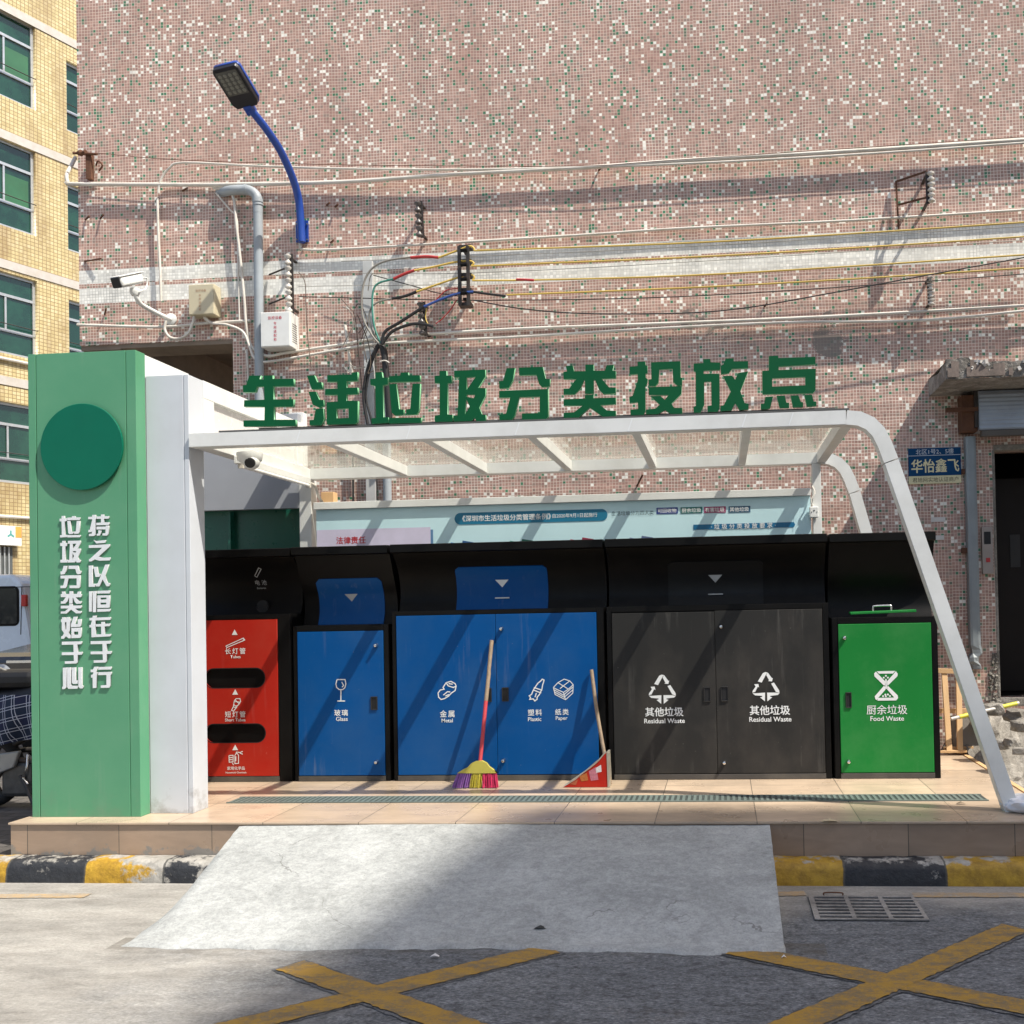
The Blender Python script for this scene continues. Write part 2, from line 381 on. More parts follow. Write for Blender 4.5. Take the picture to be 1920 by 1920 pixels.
def concrete_mat(name, c0, c1, c2, sx=(1, 1, 1), bmp=0.004):
    m = bpy.data.materials.new(name); t, b = nodes_of(m)
    n1 = noise(t, 2.2, detail=9, rough=0.65, stretch=sx, dist=0.6); n2 = noise(t, 26, detail=6, rough=0.7, stretch=sx); n3 = noise(t, 7, detail=7, rough=0.62, stretch=sx, dist=1.5)
    c = ramp(t, math_(t, 'ADD', math_(t, 'MULTIPLY', n1, 0.6), math_(t, 'MULTIPLY', n3, 0.4)), [(0.38, c0), (0.5, c1), (0.60, c2)])
    c = mix(t, ramp(t, noise(t, 1.1, detail=9, rough=0.7, dist=0.8), [(0.57, 0.0), (0.74, 0.40)]), c, tuple(q*0.72 for q in c0))
    c = mix(t, 1, c, ramp(t, n2, [(0.32, 0.82), (0.66, 1.08)]), 'MULTIPLY')
    c = mix(t, 1, c, ramp(t, noise(t, 75, detail=5, rough=0.75), [(0.33, 0.80), (0.66, 1.12)]), 'MULTIPLY')
    c = mix(t, ramp(t, noise(t, 120, detail=2), [(0.69, 0), (0.73, 0.6)]), c, (0.07, 0.065, 0.055))
    crk = N(t, 'ShaderNodeTexVoronoi'); crk.feature = 'DISTANCE_TO_EDGE'; crk.inputs['Scale'].default_value = 0.9
    wv = N(t, 'ShaderNodeVectorMath'); wv.operation = 'ADD'; t.links.new(pos(t), wv.inputs[0])
    nz = N(t, 'ShaderNodeTexNoise'); nz.inputs['Scale'].default_value = 3.5; nz.inputs['Detail'].default_value = 6; t.links.new(pos(t), nz.inputs['Vector']); 
    sc = N(t, 'ShaderNodeVectorMath'); sc.operation = 'SCALE'; sc.inputs['Scale'].default_value = 0.5; t.links.new(nz.outputs['Color'], sc.inputs[0])
    t.links.new(sc.outputs[0], wv.inputs[1]); t.links.new(wv.outputs[0], crk.inputs['Vector'])
    hair = math_(t, 'MULTIPLY', math_(t, 'LESS_THAN', crk.outputs['Distance'], 0.0035), ramp(t, noise(t, 1.3), [(0.53, 0), (0.63, 0.55)]))
    c = mix(t, hair, c, (0.08, 0.075, 0.07))
    t.links.new(c, b.inputs['Base Color']); b.inputs['Roughness'].default_value = 0.85
    bump(t, b, math_(t, 'ADD', n2, math_(t, 'MULTIPLY', n3, 1.2)), bmp); MATS[name] = m; return m

def floor_tile_mat(name, base, gx=0.181, gy=YF, p=0.6, vert=False):
    m = bpy.data.materials.new(name); t, b = nodes_of(m)
    sx = N(t, 'ShaderNodeSeparateXYZ'); t.links.new(pos(t), sx.inputs[0])
    uu = math_(t, 'DIVIDE', math_(t, 'SUBTRACT', sx.outputs[0], gx-60*p), p); vv = math_(t, 'DIVIDE', math_(t, 'SUBTRACT', sx.outputs[1], gy-60*p), p)
    cc = N(t, 'ShaderNodeCombineXYZ'); t.links.new(math_(t, 'FLOOR', uu), cc.inputs[0]); t.links.new(math_(t, 'FLOOR', vv), cc.inputs[1])
    wn = N(t, 'ShaderNodeTexWhiteNoise'); wn.noise_dimensions = '2D'; t.links.new(cc.outputs[0], wn.inputs['Vector'])
    vein = noise(t, 3.0, detail=7, rough=0.6, stretch=(1, 4, 4), dist=0.7)
    c = mix(t, 1, base, ramp(t, vein, [(0.3, 0.84), (0.7, 1.08)]), 'MULTIPLY')
    c = mix(t, 1, c, ramp(t, wn.outputs['Value'], [(0, 0.88), (1, 1.06)]), 'MULTIPLY')
    fu = math_(t, 'FRACT', uu); fv = math_(t, 'FRACT', vv)
    gw = 0.0042
    g = math_(t, 'LESS_THAN', math_(t, 'MINIMUM', fu, math_(t, 'SUBTRACT', 1, fu)), gw)
    if not vert: g = math_(t, 'MAXIMUM', g, math_(t, 'LESS_THAN', math_(t, 'MINIMUM', fv, math_(t, 'SUBTRACT', 1, fv)), gw))
    c = mix(t, g, c, (0.10, 0.085, 0.065))
    d = ramp(t, noise(t, 1.6, detail=8, rough=0.7), [(0.48, 0.0), (0.78, 0.5)])
    c = mix(t, d, c, (0.22, 0.18, 0.14))
    if vert:   # splashed cement along the foot of the riser
        zz = math_(t, 'ADD', math_(t, 'MULTIPLY', math_(t, 'SUBTRACT', 0.185, sx.outputs[2]), 14), math_(t, 'MULTIPLY', math_(t, 'SUBTRACT', noise(t, 5, detail=7, rough=0.7), 0.56), 7))
        zl = math_(t, 'MULTIPLY', math_(t, 'LESS_THAN', sx.outputs[0], -2.2), 0.85)
        c = mix(t, math_(t, 'MULTIPLY', ramp(t, zz, [(0.0, 0), (0.35, 1)]), zl), c, (0.21, 0.205, 0.19))
    t.links.new(c, b.inputs['Base Color'])
    t.links.new(ramp(t, noise(t, 4, detail=5), [(0.3, 0.22), (0.7, 0.42)]), b.inputs['Roughness'])
    MATS[name] = m; return m

def kerb_mat():
    m = bpy.data.materials.new('kerb_paint'); t, b = nodes_of(m)
    sx = N(t, 'ShaderNodeSeparateXYZ'); t.links.new(pos(t), sx.inputs[0]); X = sx.outputs[0]
    xj = math_(t, 'ADD', X, math_(t, 'MULTIPLY', noise(t, 9, detail=4), 0.02))
    def between(a, c): return math_(t, 'MULTIPLY', math_(t, 'GREATER_THAN', xj, a), math_(t, 'LESS_THAN', xj, c))
    KY = [(-9, -4.36), (-3.86, -3.36), (0.15, 0.67), (1.235, 1.76), (2.30, 2.85)]
    ye = None
    for a, c in KY:
        e = between(a, c); ye = e if ye is None else math_(t, 'ADD', ye, e)
    bare = noise(t, 4.0, detail=9, rough=0.72)
    ycol = ramp(t, noise(t, 14, detail=6, rough=0.7), [(0.3, (0.22, 0.125, 0.010)), (0.5, (0.37, 0.215, 0.016)), (0.7, (0.50, 0.31, 0.025))])
    kcol = ramp(t, noise(t, 14, detail=6, rough=0.7), [(0.3, (0.009, 0.010, 0.013)), (0.7, (0.026, 0.028, 0.032))])
    c = mix(t, ye, kcol, ycol)
    top = ramp(t, math_(t, 'MULTIPLY', sx.outputs[2], 1.0), [(0.095, 0.0), (0.125, 0.12)])
    worn_x = math_(t, 'ADD', math_(t, 'MULTIPLY', between(-3.63, -3.36), 0.135), math_(t, 'MULTIPLY', between(-3.36, -2.5), 0.07))
    lim = math_(t, 'ADD', math_(t, 'ADD', bare, top), worn_x)
    c = mix(t, ramp(t, lim, [(0.625, 0.0), (0.68, 1.0)]), c, ramp(t, noise(t, 20, detail=6), [(0.3, (0.22, 0.21, 0.185)), (0.7, (0.42, 0.40, 0.36))]))
    jn = None
    for x in (-4.36, -3.86, -3.36, -2.86, 0.67, 1.235, 1.76, 2.30):
        e = between(x-0.006, x+0.006); jn = e if jn is None else math_(t, 'ADD', jn, e)
    c = mix(t, math_(t, 'MULTIPLY', jn, 0.85), c, (0.05, 0.05, 0.045))
    t.links.new(c, b.inputs['Base Color']); b.inputs['Roughness'].default_value = 0.62
    bump(t, b, math_(t, 'ADD', noise(t, 40, detail=6), math_(t, 'MULTIPLY', noise(t, 6, detail=4), 2)), 0.006); MATS['kerb_paint'] = m; return m

def road_paint(name, c0, c1, cut, under):
    m = bpy.data.materials.new(name); t, b = nodes_of(m)
    n1 = noise(t, 9, detail=9, rough=0.75, stretch=(0.7, 1.2, 1)); n2 = noise(t, 70, detail=5, rough=0.7)
    c = mix(t, noise(t, 18, detail=6), c0, c1)
    wr = math_(t, 'ADD', math_(t, 'MULTIPLY', n1, 0.65), math_(t, 'MULTIPLY', n2, 0.35))
    c = mix(t, ramp(t, wr, [(cut, 0.0), (cut+0.13, 1.0)]), c, ramp(t, n2, [(0.3, tuple(x*0.7 for x in under)), (0.7, tuple(x*1.4 for x in under))]))
    t.links.new(c, b.inputs['Base Color']); b.inputs['Roughness'].default_value = 0.75; bump(t, b, n2, 0.004)
    MATS[name] = m; return m

def glass_mat(name, tint=(0.90, 0.93, 0.92), dust=0.14, dcol=(0.55, 0.55, 0.50), refl=1.0):
    m = bpy.data.materials.new(name); m.use_nodes = True; t = m.node_tree; t.nodes.clear()
    out = N(t, 'ShaderNodeOutputMaterial'); tr = N(t, 'ShaderNodeBsdfTransparent'); tr.inputs[0].default_value = (*tint, 1)
    gl = N(t, 'ShaderNodeBsdfGlossy'); gl.inputs['Roughness'].default_value = 0.02; df = N(t, 'ShaderNodeBsdfTranslucent'); df.inputs[0].default_value = (*dcol, 1)
    fr = N(t, 'ShaderNodeFresnel'); fr.inputs[0].default_value = 1.45
    m1 = N(t, 'ShaderNodeMixShader'); m2 = N(t, 'ShaderNodeMixShader')
    d = math_(t, 'MULTIPLY', ramp(t, noise(t, 3.0, detail=7, rough=0.65), [(0.3, 0.5), (0.75, 1.4)]), dust)
    t.links.new(d, m1.inputs[0]); t.links.new(tr.outputs[0], m1.inputs[1]); t.links.new(df.outputs[0], m1.inputs[2])
    t.links.new(math_(t, 'MULTIPLY', fr.outputs[0], refl), m2.inputs[0]); t.links.new(m1.outputs[0], m2.inputs[1]); t.links.new(gl.outputs[0], m2.inputs[2])
    t.links.new(m2.outputs[0], out.inputs[0]); MATS[name] = m; return m

MOS = mosaic_mat()
CONC = concrete_mat('ramp_concrete', (0.285, 0.296, 0.288), (0.358, 0.370, 0.361), (0.415, 0.428, 0.418), (1.0, 1.25, 1.0))
RAWC = concrete_mat('raw_concrete', (0.14, 0.125, 0.105), (0.235, 0.215, 0.185), (0.36, 0.335, 0.295), bmp=0.014)
ASPH = asphalt_mat()
TILE = floor_tile_mat('floor_tile', (0.52, 0.402, 0.290))
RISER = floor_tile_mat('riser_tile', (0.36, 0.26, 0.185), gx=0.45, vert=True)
KERB = kerb_mat()
YPAINT = road_paint('yellow_road_paint', (0.42, 0.24, 0.026), (0.31, 0.18, 0.035), 0.455, (0.15, 0.115, 0.07))
KPAINT = road_paint('black_road_paint', (0.035, 0.038, 0.042), (0.055, 0.057, 0.06), 0.41, (0.125, 0.128, 0.132))
FADED = road_paint('faded_road_paint', (0.45, 0.30, 0.14), (0.38, 0.27, 0.15), 0.44, (0.26, 0.235, 0.20))
GLASS = glass_mat('roof_glass', tint=(0.97, 0.975, 0.96), dust=0.055, dcol=(0.80, 0.76, 0.62), refl=0.40)
PGLASS = glass_mat('side_glass', tint=(0.8, 0.82, 0.82), dust=0.62, dcol=(0.62, 0.62, 0.60))
WHITE = mat('white_paint', (0.72, 0.73, 0.71), 0.38, streak=.18, var=0.06, dirt=(0.38, 0.37, 0.32), dirt_amt=0.28, dscale=3.5)
GREYW = mat('grey_panel', (0.56, 0.59, 0.63), 0.40, var=0.04, streak=.12, foot=.55, dirt=(0.35, 0.33, 0.30), dirt_amt=0.15)
PVC = mat('white_conduit', (0.66, 0.63, 0.57), 0.5, var=0.10, dirt=(0.36, 0.29, 0.2), dirt_amt=0.5, dscale=5)
GREENP = mat('pillar_green', (0.085, 0.285, 0.155), 0.42, streak=.10, foot=.18, var=0.05, scale=2.5, dirt=(0.17, 0.32, 0.2), dirt_amt=0.25)
SIGNG = mat('sign_green', (0.0, 0.085, 0.028), 0.5, var=0.06, spec=0.2)
SIGNGE = mat('sign_edge', (0.16, 0.42, 0.22), 0.4)
DISCG = mat('disc_green', (0.0, 0.125, 0.072), 0.4, var=0.06, spec=0.25)
LETW = mat('silver_letter', (0.70, 0.73, 0.75), 0.32, var=0.08, scale=30)
BLACK = mat('bin_black', (0.0036, 0.0034, 0.0034), 0.42, var=0.15, dirt=(0.016, 0.014, 0.012), dirt_amt=0.25, dscale=4, spec=0.16)
BLUED = mat('bin_blue', (0.0, 0.072, 0.265), 0.45, streak=.16, var=0.09, scale=2, dirt=(0.05, 0.12, 0.25), dirt_amt=0.30, dscale=2.2, spec=0.15)
REDD = mat('bin_red', (0.42, 0.018, 0.009), 0.45, spec=0.2, streak=.12, var=0.07, scale=2, dirt=(0.40, 0.07, 0.04), dirt_amt=0.3)
GREYD = mat('bin_grey', (0.026, 0.0255, 0.0245), 0.48, spec=0.2, streak=.16, var=0.09, scale=2.5, dirt=(0.12, 0.105, 0.09), dirt_amt=0.28, dscale=2.8, stretch=(1, 1, 0.6))
GREEND = mat('bin_green', (0.010, 0.19, 0.034), 0.45, spec=0.2, streak=.14, var=0.07, scale=2, dirt=(0.12, 0.30, 0.12), dirt_amt=0.25)
PRINT = mat('white_print', (0.78, 0.80, 0.80), 0.5, var=0.05)
PRINTG = mat('grey_print', (0.42, 0.43, 0.43), 0.45)
CHROME = mat('chrome', (0.72, 0.71, 0.69), 0.22, metal=1.0)
STEEL = mat('galvanised_steel', (0.25, 0.28, 0.29), 0.48, metal=0.2, var=0.15, dirt=(0.2, 0.19, 0.18), dirt_amt=0.4)
PIPEG = mat('grey_pipe', (0.33, 0.37, 0.40), 0.5, var=0.10, dirt=(0.2, 0.18, 0.16), dirt_amt=0.35)
RUST = mat('rust', (0.13, 0.055, 0.028), 0.85, var=0.35, scale=20, dirt=(0.05, 0.028, 0.018), dirt_amt=0.6, bmp=0.003)
DARKM = mat('dark_metal', (0.025, 0.022, 0.020), 0.55, var=0.25, dirt=(0.09, 0.05, 0.03), dirt_amt=0.5, dscale=8)
BLUEM = mat('lamp_blue', (0.012, 0.055, 0.30), 0.35, var=0.08)
YCAB = mat('yellow_cable', (0.62, 0.43, 0.09), 0.5, var=0.1)
KCAB = mat('black_cable', (0.015, 0.014, 0.014), 0.5)
GCAB = mat('grey_cable', (0.25, 0.235, 0.205), 0.6, dirt=(0.12, 0.11, 0.1), dirt_amt=0.5)
RTAPE = mat('red_tape', (0.42, 0.03, 0.03), 0.5)
GNCAB = mat('green_cable', (0.05, 0.22, 0.17), 0.5)
BLCAB = mat('blue_cable', (0.03, 0.08, 0.30), 0.5)
PORC = mat('porcelain', (0.60, 0.57, 0.52), 0.35, dirt=(0.2, 0.18, 0.16), dirt_amt=0.5, dscale=20)
WOOD = mat('pale_wood', (0.62, 0.40, 0.20), 0.6, var=0.18, scale=12, stretch=(1, 1, 0.2))
STICK = mat('worn_stick', (0.30, 0.22, 0.15), 0.65, var=0.25, scale=30)
BEIGE = mat('beige_box', (0.56, 0.50, 0.35), 0.45, var=0.06, dirt=(0.35, 0.3, 0.2), dirt_amt=0.3)
DEEP = mat('deep_dark', (0.006, 0.006, 0.007), 0.6)
BROWNC = mat('brown_ceiling', (0.24, 0.19, 0.145), 0.8, var=0.15, dirt=(0.07, 0.055, 0.04), dirt_amt=0.5)

# ---------------------------------------------------------------- ground, road, markings
mb = MB(); n = 40
mb.grid([[(x, y, 0) for x in (-120, -40, -14, -8, -5, -3, -1, 1, 3, 8, 14, 40, 120)] for y in (-120, -40, -10, 0, 3, 4, 5, 6, 8, 12, 30, 70, 200)])
tag(mb.build('road', ASPH), kind='structure')

def stripe(a, b, width, z, x_edge=0):
    a, b = Vector((a[0], a[1])), Vector((b[0], b[1])); d = (b-a).normalized(); nn = Vector((-d.y, d.x)); rows = []
    k = max(8, int((b-a).length/0.025))
    L, Q = [], []
    for i in range(k+1):
        p = a+(b-a)*i/k; j1 = (random.random()-.5)*0.011; j2 = (random.random()-.5)*0.011
        q = p+nn*(width/2+j1); s = p-nn*(width/2+j2); L.append((q.x, q.y, z)); Q.append((s.x, s.y, z))
    return [L, Q]
def gp(px, py): v = PZ(px, py, 0); return (v.x, v.y)
ma, mk = MB(), MB()
def ext(a, b, k): return (a[0]+(b[0]-a[0])*k, a[1]+(b[1]-a[1])*k)
X1 = [((1035, 1781), (690, 1866)), ((545, 1812), (760, 1890)), ((1375, 1783), (1690, 1846)), ((1905, 1742), (1670, 1846))]
for i, (p, q) in enumerate(X1):
    a, b = gp(*p), gp(*q); b2 = ext(a, b, [2.6, 2.6, 2.3, 2.3][i])
    mk.grid(stripe(ext(b2, a, 1.01), b2, 0.176, 0.003+0.0008*i)); ma.grid(stripe(a, b2, 0.145, 0.007+0.001*i))
mk.build('road_marking', KPAINT); ma.build('road_marking', YPAINT)
for o in list(COL.objects):
    if o.name.startswith('road_marking'): tag(o, kind='structure')
mb = MB()
a, b = gp(-60, 1682), gp(165, 1680); mb.grid(stripe(a, b, 0.085, 0.004))
a, b = gp(1712, 1679), gp(2150, 1680); mb.grid(stripe(a, b, 0.085, 0.004))
a, b = gp(1450, 1678), gp(1510, 1676); mb.grid(stripe(a, b, 0.08, 0.004))
tag(mb.build('road_marking', FADED), kind='structure')

# kerb: a long rounded stone with painted lengths
KT = 0.128
def kerb_prof(x0, x1):
    prof = [(5.835, 0.0), (5.845, 0.085), (5.862, 0.112), (5.892, KT), (5.998, KT+0.002), (5.998, 0.0)]
    mb = MB(); rows = []; k = int((x1-x0)/0.06)
    for i in range(k+1):
        x = x0+(x1-x0)*i/k
        rows.append([(x, y+(random.random()-.5)*0.006*(1 if z > 0.05 else 0.4), z+(random.random()-.5)*0.006*(1 if 0.05 < z else 0)) for y, z in prof])
    mb.grid(rows); mb.f.append(list(range(len(prof)))); mb.mi.append(0); e = k*len(prof); mb.f.append([e+i for i in range(len(prof))][::-1]); mb.mi.append(0)
    return mb
tag(kerb_prof(-9.0, -2.86).build('kerb', KERB, smooth=50), kind='structure')
tag(kerb_prof(0.235, 8.0).build('kerb', KERB, smooth=50), kind='structure')
mb = MB(); mb.box(-16, -4.5, 6.0, 60, 0.0, 0.122)
def paving_mat():
    m = bpy.data.materials.new('paving'); t, b = nodes_of(m)
    br = N(t, 'ShaderNodeTexBrick'); br.inputs['Scale'].default_value = 1; br.inputs['Brick Width'].default_value = 0.24; br.inputs['Row Height'].default_value = 0.12
    br.inputs['Mortar Size'].default_value = 0.006; br.inputs['Color1'].default_value = (0.075, 0.068, 0.062, 1); br.inputs['Color2'].default_value = (0.11, 0.10, 0.092, 1); br.inputs['Mortar'].default_value = (0.03, 0.028, 0.026, 1)
    t.links.new(pos(t), br.inputs['Vector']); c = mix(t, 1, br.outputs['Color'], ramp(t, noise(t, 3, detail=7), [(0.3, 0.7), (0.7, 1.25)]), 'MULTIPLY')
    t.links.new(c, b.inputs['Base Color']); b.inputs['Roughness'].default_value = 0.8; bump(t, b, br.outputs['Fac'], -0.004); return m
PAVE = paving_mat(); tag(mb.build('pavement', PAVE), kind='structure')

# tiled platform: floor slab with overhanging edge and darker riser
XL, XR = -4.47, 1.95
mb = MB(); mb.box(XL, XR, YF-0.008, 8.72, ZF-0.014, ZF); tag(mb.build('platform', TILE, bevel=0.003), kind='structure')
mb = MB(); mb.box(XL+0.01, XR-0.01, YF+0.004, 8.70, 0.0, ZF-0.0145); tag(mb.build('platform', RISER), kind='structure')
# wood edging strip left along the open end of the platform
tag(MB().bar((1.975, 6.75, ZF-0.01), (1.975, 8.7, ZF-0.01), 0.035, 0.03).build('edging_strip', WOOD), 'thin dark-edged wooden strip along the open end of the tiled platform', 'strip')

# concrete ramp with a rough slumped edge
mb = MB(); rows = []; k = 60
for j in range(25):
    s = j/24; y = 4.735+(YF-0.002-4.735)*s; z0 = 0.004+(ZF-0.016-0.004)*s+0.012*math.sin(s*math.pi)
    xl_ = -2.80-.17*s
    row = [(xl_-.11-0.03*(1-s)+(random.random()-.5)*0.02, y, 0.0)]
    for i in range(k+1):
        u = i/k; x = xl_+(0.255-xl_)*u+(random.random()-.5)*0.003
        row.append((x, y+(-0.02*math.sin(u*9)-0.012*math.sin(u*31)-0.022*random.random())*(1-s)*(1 if j == 0 else 0), max(0.004, z0+(random.random()-.5)*0.004+0.006*math.sin(u*7+s*5))))
    row.append((0.26+(random.random()-.5)*0.012, y, 0.0))
    if j == 0: rows.append([(p[0], p[1]-.012-.012*random.random(), 0.0005) for p in row])
    if j == 0: row = [(p[0], p[1], p[2]+(.010+.004*math.sin(i*.9) if 0 < i < len(row)-1 else 0)) for i, p in enumerate(row)]
    rows.append(row)
mb.grid(rows); tag(mb.build('ramp', CONC, smooth=60), kind='structure')
# broken concrete apron beyond the platform's open end
mb = MB(); rows = []
for j in range(40):
    y = 6.05+j*0.075; row = []
    for i in range(60):
        x = 1.99+i*0.05; h = 0.17+0.05*math.sin(x*3+y*2)*0.4
        if y > 7.0: h += 0.10*max(0, 1-abs(y-7.9)/0.7)*(0.5+random.random()*0.6)
        if y > 8.3: h += (y-8.3)*0.75+random.random()*0.03
        row.append((x, y, h+(random.random()-.5)*(0.012 if y < 7.0 else 0.032)))
    rows.append(row)
mb.grid(rows); tag(mb.build('dirt_ground', RAWC), kind='structure')
# ---------------------------------------------------------------- pink mosaic building
WT = 0.24
bld = thing('apartment_building', 'pink mosaic tiled building with two white bands and a roofed passage under one corner', 'building', (0, YW, 0))
loops = [[(-5.885, 4.13), (-5.885, 14.0), (12, 14.0), (12, 0.0), (-4.41, 0.0), (-4.41, 4.13)], [(2.352, 0.76), (3.75, 0.76), (3.75, 2.885), (2.352, 2.885)]]
link('wall', filled(loops, WT, lambda a, b, c: (a, YW+WT/2+c, b)), MOS, bld)
MB().box(-5.885, -5.645, YW+WT+0.001, 26, 4.13, 14.0).build('wall', MOS, bld)
MB().box(-4.41, -4.17, YW+WT+0.001, 26, 0.0, 4.128).build('wall', MOS, bld)
mb = MB(); mb.box(-5.64, -4.415, YW+WT+0.002, 26, 4.42, 4.6)
mb.box(-5.885, -5.50, YW+0.02, 26, 4.085, 4.128); mb.box(-5.499, -4.415, YW+0.012, YW+0.34, 4.09, 4.127)
for y in (12.5, 16.5, 20.5): mb.box(-5.499, -4.415, y, y+0.3, 4.10, 4.419)
mb.box(-5.64, -5.50, YW+.35, 26, 4.129, 4.419); mb.box(-5.499, -4.415, YW+WT+.003, YW+.33, 4.128, 4.419)
mb.build('passage_ceiling', BROWNC, bld)
mb = MB(); mb.box(2.30, 3.8, YW-0.004, YW+0.02, 0.70, 0.765); mb.box(2.345, 3.76, YW-0.006, YW+0.1, 2.884, 2.93); mb.box(2.335, 2.357, YW-0.006, YW+0.1, 0.766, 2.883)
mb.build('door_frame', RAWC, bld, bevel=0.004)
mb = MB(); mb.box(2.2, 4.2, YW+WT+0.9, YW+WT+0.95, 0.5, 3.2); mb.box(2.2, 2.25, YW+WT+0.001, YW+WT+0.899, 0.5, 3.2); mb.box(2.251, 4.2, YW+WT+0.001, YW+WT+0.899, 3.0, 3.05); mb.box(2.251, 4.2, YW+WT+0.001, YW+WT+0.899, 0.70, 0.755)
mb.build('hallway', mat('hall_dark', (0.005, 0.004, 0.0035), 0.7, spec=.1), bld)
mb = MB(); mb.box(2.47, 2.88, YW+0.70, YW+0.745, 0.76, 2.72); mb.box(2.90, 3.31, YW+0.70, YW+0.745, 0.76, 2.72)
dr = mb.build('door', mat('lift_door', (0.016, 0.011, 0.008), 0.5, spec=.2), bld, bevel=0.004)
mb = MB(); mb.box(2.66, 2.75, YW+0.692, YW+0.698, 1.9, 2.2); mb.build('notice', mat('notice_paper', (0.03, 0.027, 0.024), 0.6), dr)
# broken concrete awning over the doorway: jagged top, tile skin still on the front
awn = thing('door_awning', 'crumbling concrete awning slab with broken tiles above the doorway', 'awning', (2.9, YW, 3.4))
A0 = PX(1774, 711, 1.82); yA = A0.y
zA = A0.z
rows_t, rows_f = [], []
mb = MB(); k = 80; random.seed(3)
hts = []; h = 0.16
for i in range(k+1):
    if random.random() < 0.22: h = random.choice((0.10, 0.125, 0.15, 0.165, 0.17))
    hts.append(h+(random.random()-.5)*0.010)
def row(yoff, zf):
    return [(1.82+(4.2-1.82)*i/k, yA+yoff+(random.random()-.5)*0.012, zA+zf(i)) for i in range(k+1)]
mb.grid([row(0, lambda i: 0.0+(random.random()-.5)*0.008), row(-0.004, lambda i: hts[i]*0.45), row(0.0, lambda i: hts[i]), row(0.05, lambda i: hts[i]-0.01+(random.random()-.5)*0.03), row(0.12, lambda i: 0.13+random.random()*0.02), [(1.82+(4.2-1.82)*i/k, YW-0.002, zA+0.15) for i in range(k+1)]])
mb.grid([[(1.82, yA, zA), (1.82, (yA+YW)/2, zA-0.005), (1.82, YW-0.002, zA)], [(1.825, yA, zA+hts[0]), (1.83, (yA+YW)/2, zA+0.12), (1.82, YW-0.002, zA+0.15)]])
mb.grid([[(1.82, yA, zA), (4.2, yA, zA)], [(1.82, YW-0.002, zA), (4.2, YW-0.002, zA)]])
mb.build('slab', concrete_mat('awning_concrete', (0.12, 0.11, 0.095), (0.24, 0.22, 0.195), (0.42, 0.40, 0.37), bmp=0.02), awn)
mb = MB(); cov = True
for i in range(0, k-3):
    if random.random() < .2: cov = not cov
    if not cov: continue
    x0 = 1.83+(4.2-1.83)*i/k; mb.box(x0, x0+0.0296, yA-0.013, yA-0.007, zA+0.012, zA+0.03+(hts[i]-0.05)*(1 if random.random() < .8 else .5))
mb.build('tile_skin', mat('grimy_tile', (0.20, 0.155, 0.13), 0.7, var=.35, scale=40, dirt=(0.08, 0.07, 0.06), dirt_amt=.6, dscale=6), awn)
mb = MB()
for i in range(110):
    x = random.choice((2.12, 2.5, 2.62, 2.95))+(random.random()-.5)*.34; s = 0.007+random.random()*0.02; M = Matrix.Translation((x, yA-0.012+random.random()*0.05, zA+0.05+random.random()*0.11)) @ Matrix.Rotation(random.random()*3, 4, (random.random(), random.random(), 1))
    mb.box(-s, s, -s*.7, s*.7, -s*.5, s*.5, M)
mb.build('broken_edge', mat('white_mortar', (0.62, 0.59, 0.55), 0.9, var=0.2, scale=30), awn)
# roller shutter box, its rusted bracket, steel downpipe, call panel
q0, q1 = PY(1835, 737, YW-0.22), PY(1925, 812, YW-0.22)
sh = thing('shutter_box', 'ribbed silver roller shutter housing above the dark doorway', 'shutter box', (3.1, YW-0.1, q1.z))
mb = MB(); nn = 9; prof = []
for i in range(nn*4+1):
    z = q1.z+0.04+(q0.z-q1.z-0.04)*i/(nn*4); prof.append((q0.x, YW-0.22-0.0035*abs(math.sin(i/4*math.pi)), z))
mb.grid([[(p[0], p[1], p[2]) for p in prof], [(4.2, p[1], p[2]) for p in prof]])
mb.box(q0.x, 4.2, YW-0.20, YW-0.003, q1.z+0.04, q0.z+0.02); mb.build('cover', mat('shutter_grey', (0.34, 0.37, 0.41), 0.38, metal=0.5, var=0.12, dirt=(0.16, 0.14, 0.12), dirt_amt=0.4), sh, smooth=35)
MB().box(q0.x+0.02, 4.2, YW-0.215, YW-0.15, q1.z-0.012, q1.z+0.037).build('bottom_rail', mat('rail_brown', (0.10, 0.085, 0.07), 0.5), sh)
br = thing('shutter_bracket', 'rusty dark iron plate with a short crossbar beside the shutter housing', 'bracket', tuple(PY(1815, 770, YW)))
def wp(px, py, off=0.03): return PY(px, py, YW-off)
a, b = wp(1797, 746, .05), wp(1832, 812, .05); MB().box(a.x, b.x, YW-0.16, YW-0.004, b.z, a.z).build('plate', RUST, br, bevel=0.004)
MB().bar(wp(1773, 769, .18), wp(1842, 767, .18), 0.035, 0.035).build('crossbar', RUST, br)
a, b = wp(1819, 738, .05), wp(1834, 806, .05); MB().box(a.x, b.x, YW-0.19, YW-0.161, b.z, a.z).build('side_plate', DARKM, br)
dp = thing('steel_column', 'dented grey galvanised channel running down beside the dark doorway', 'channel', tuple(wp(1822, 1250)))
a = wp(1811, 818, .1); b = wp(1833, 1255, .1); x1 = wp(1830, 818, .1).x
mb = MB(); rows = []
for i in range(60):
    s = i/59; z = a.z+(b.z-a.z)*s; d = 0.0 if s < 0.9 else (s-0.9)*0.5; jx = 0.0012*math.sin(s*23)+(0.02*math.sin(s*90) if s > .9 else 0)
    rows.append([(a.x+jx, YW-0.005, z), (a.x+jx, YW-0.085, z), (a.x+0.02, YW-0.092+jx*.6, z), (x1-0.02+jx, YW-0.092, z), (x1+jx-d*.3, YW-0.085, z), (x1, YW-0.005, z)])
mb.grid(rows); mb.build('channel', STEEL, dp)
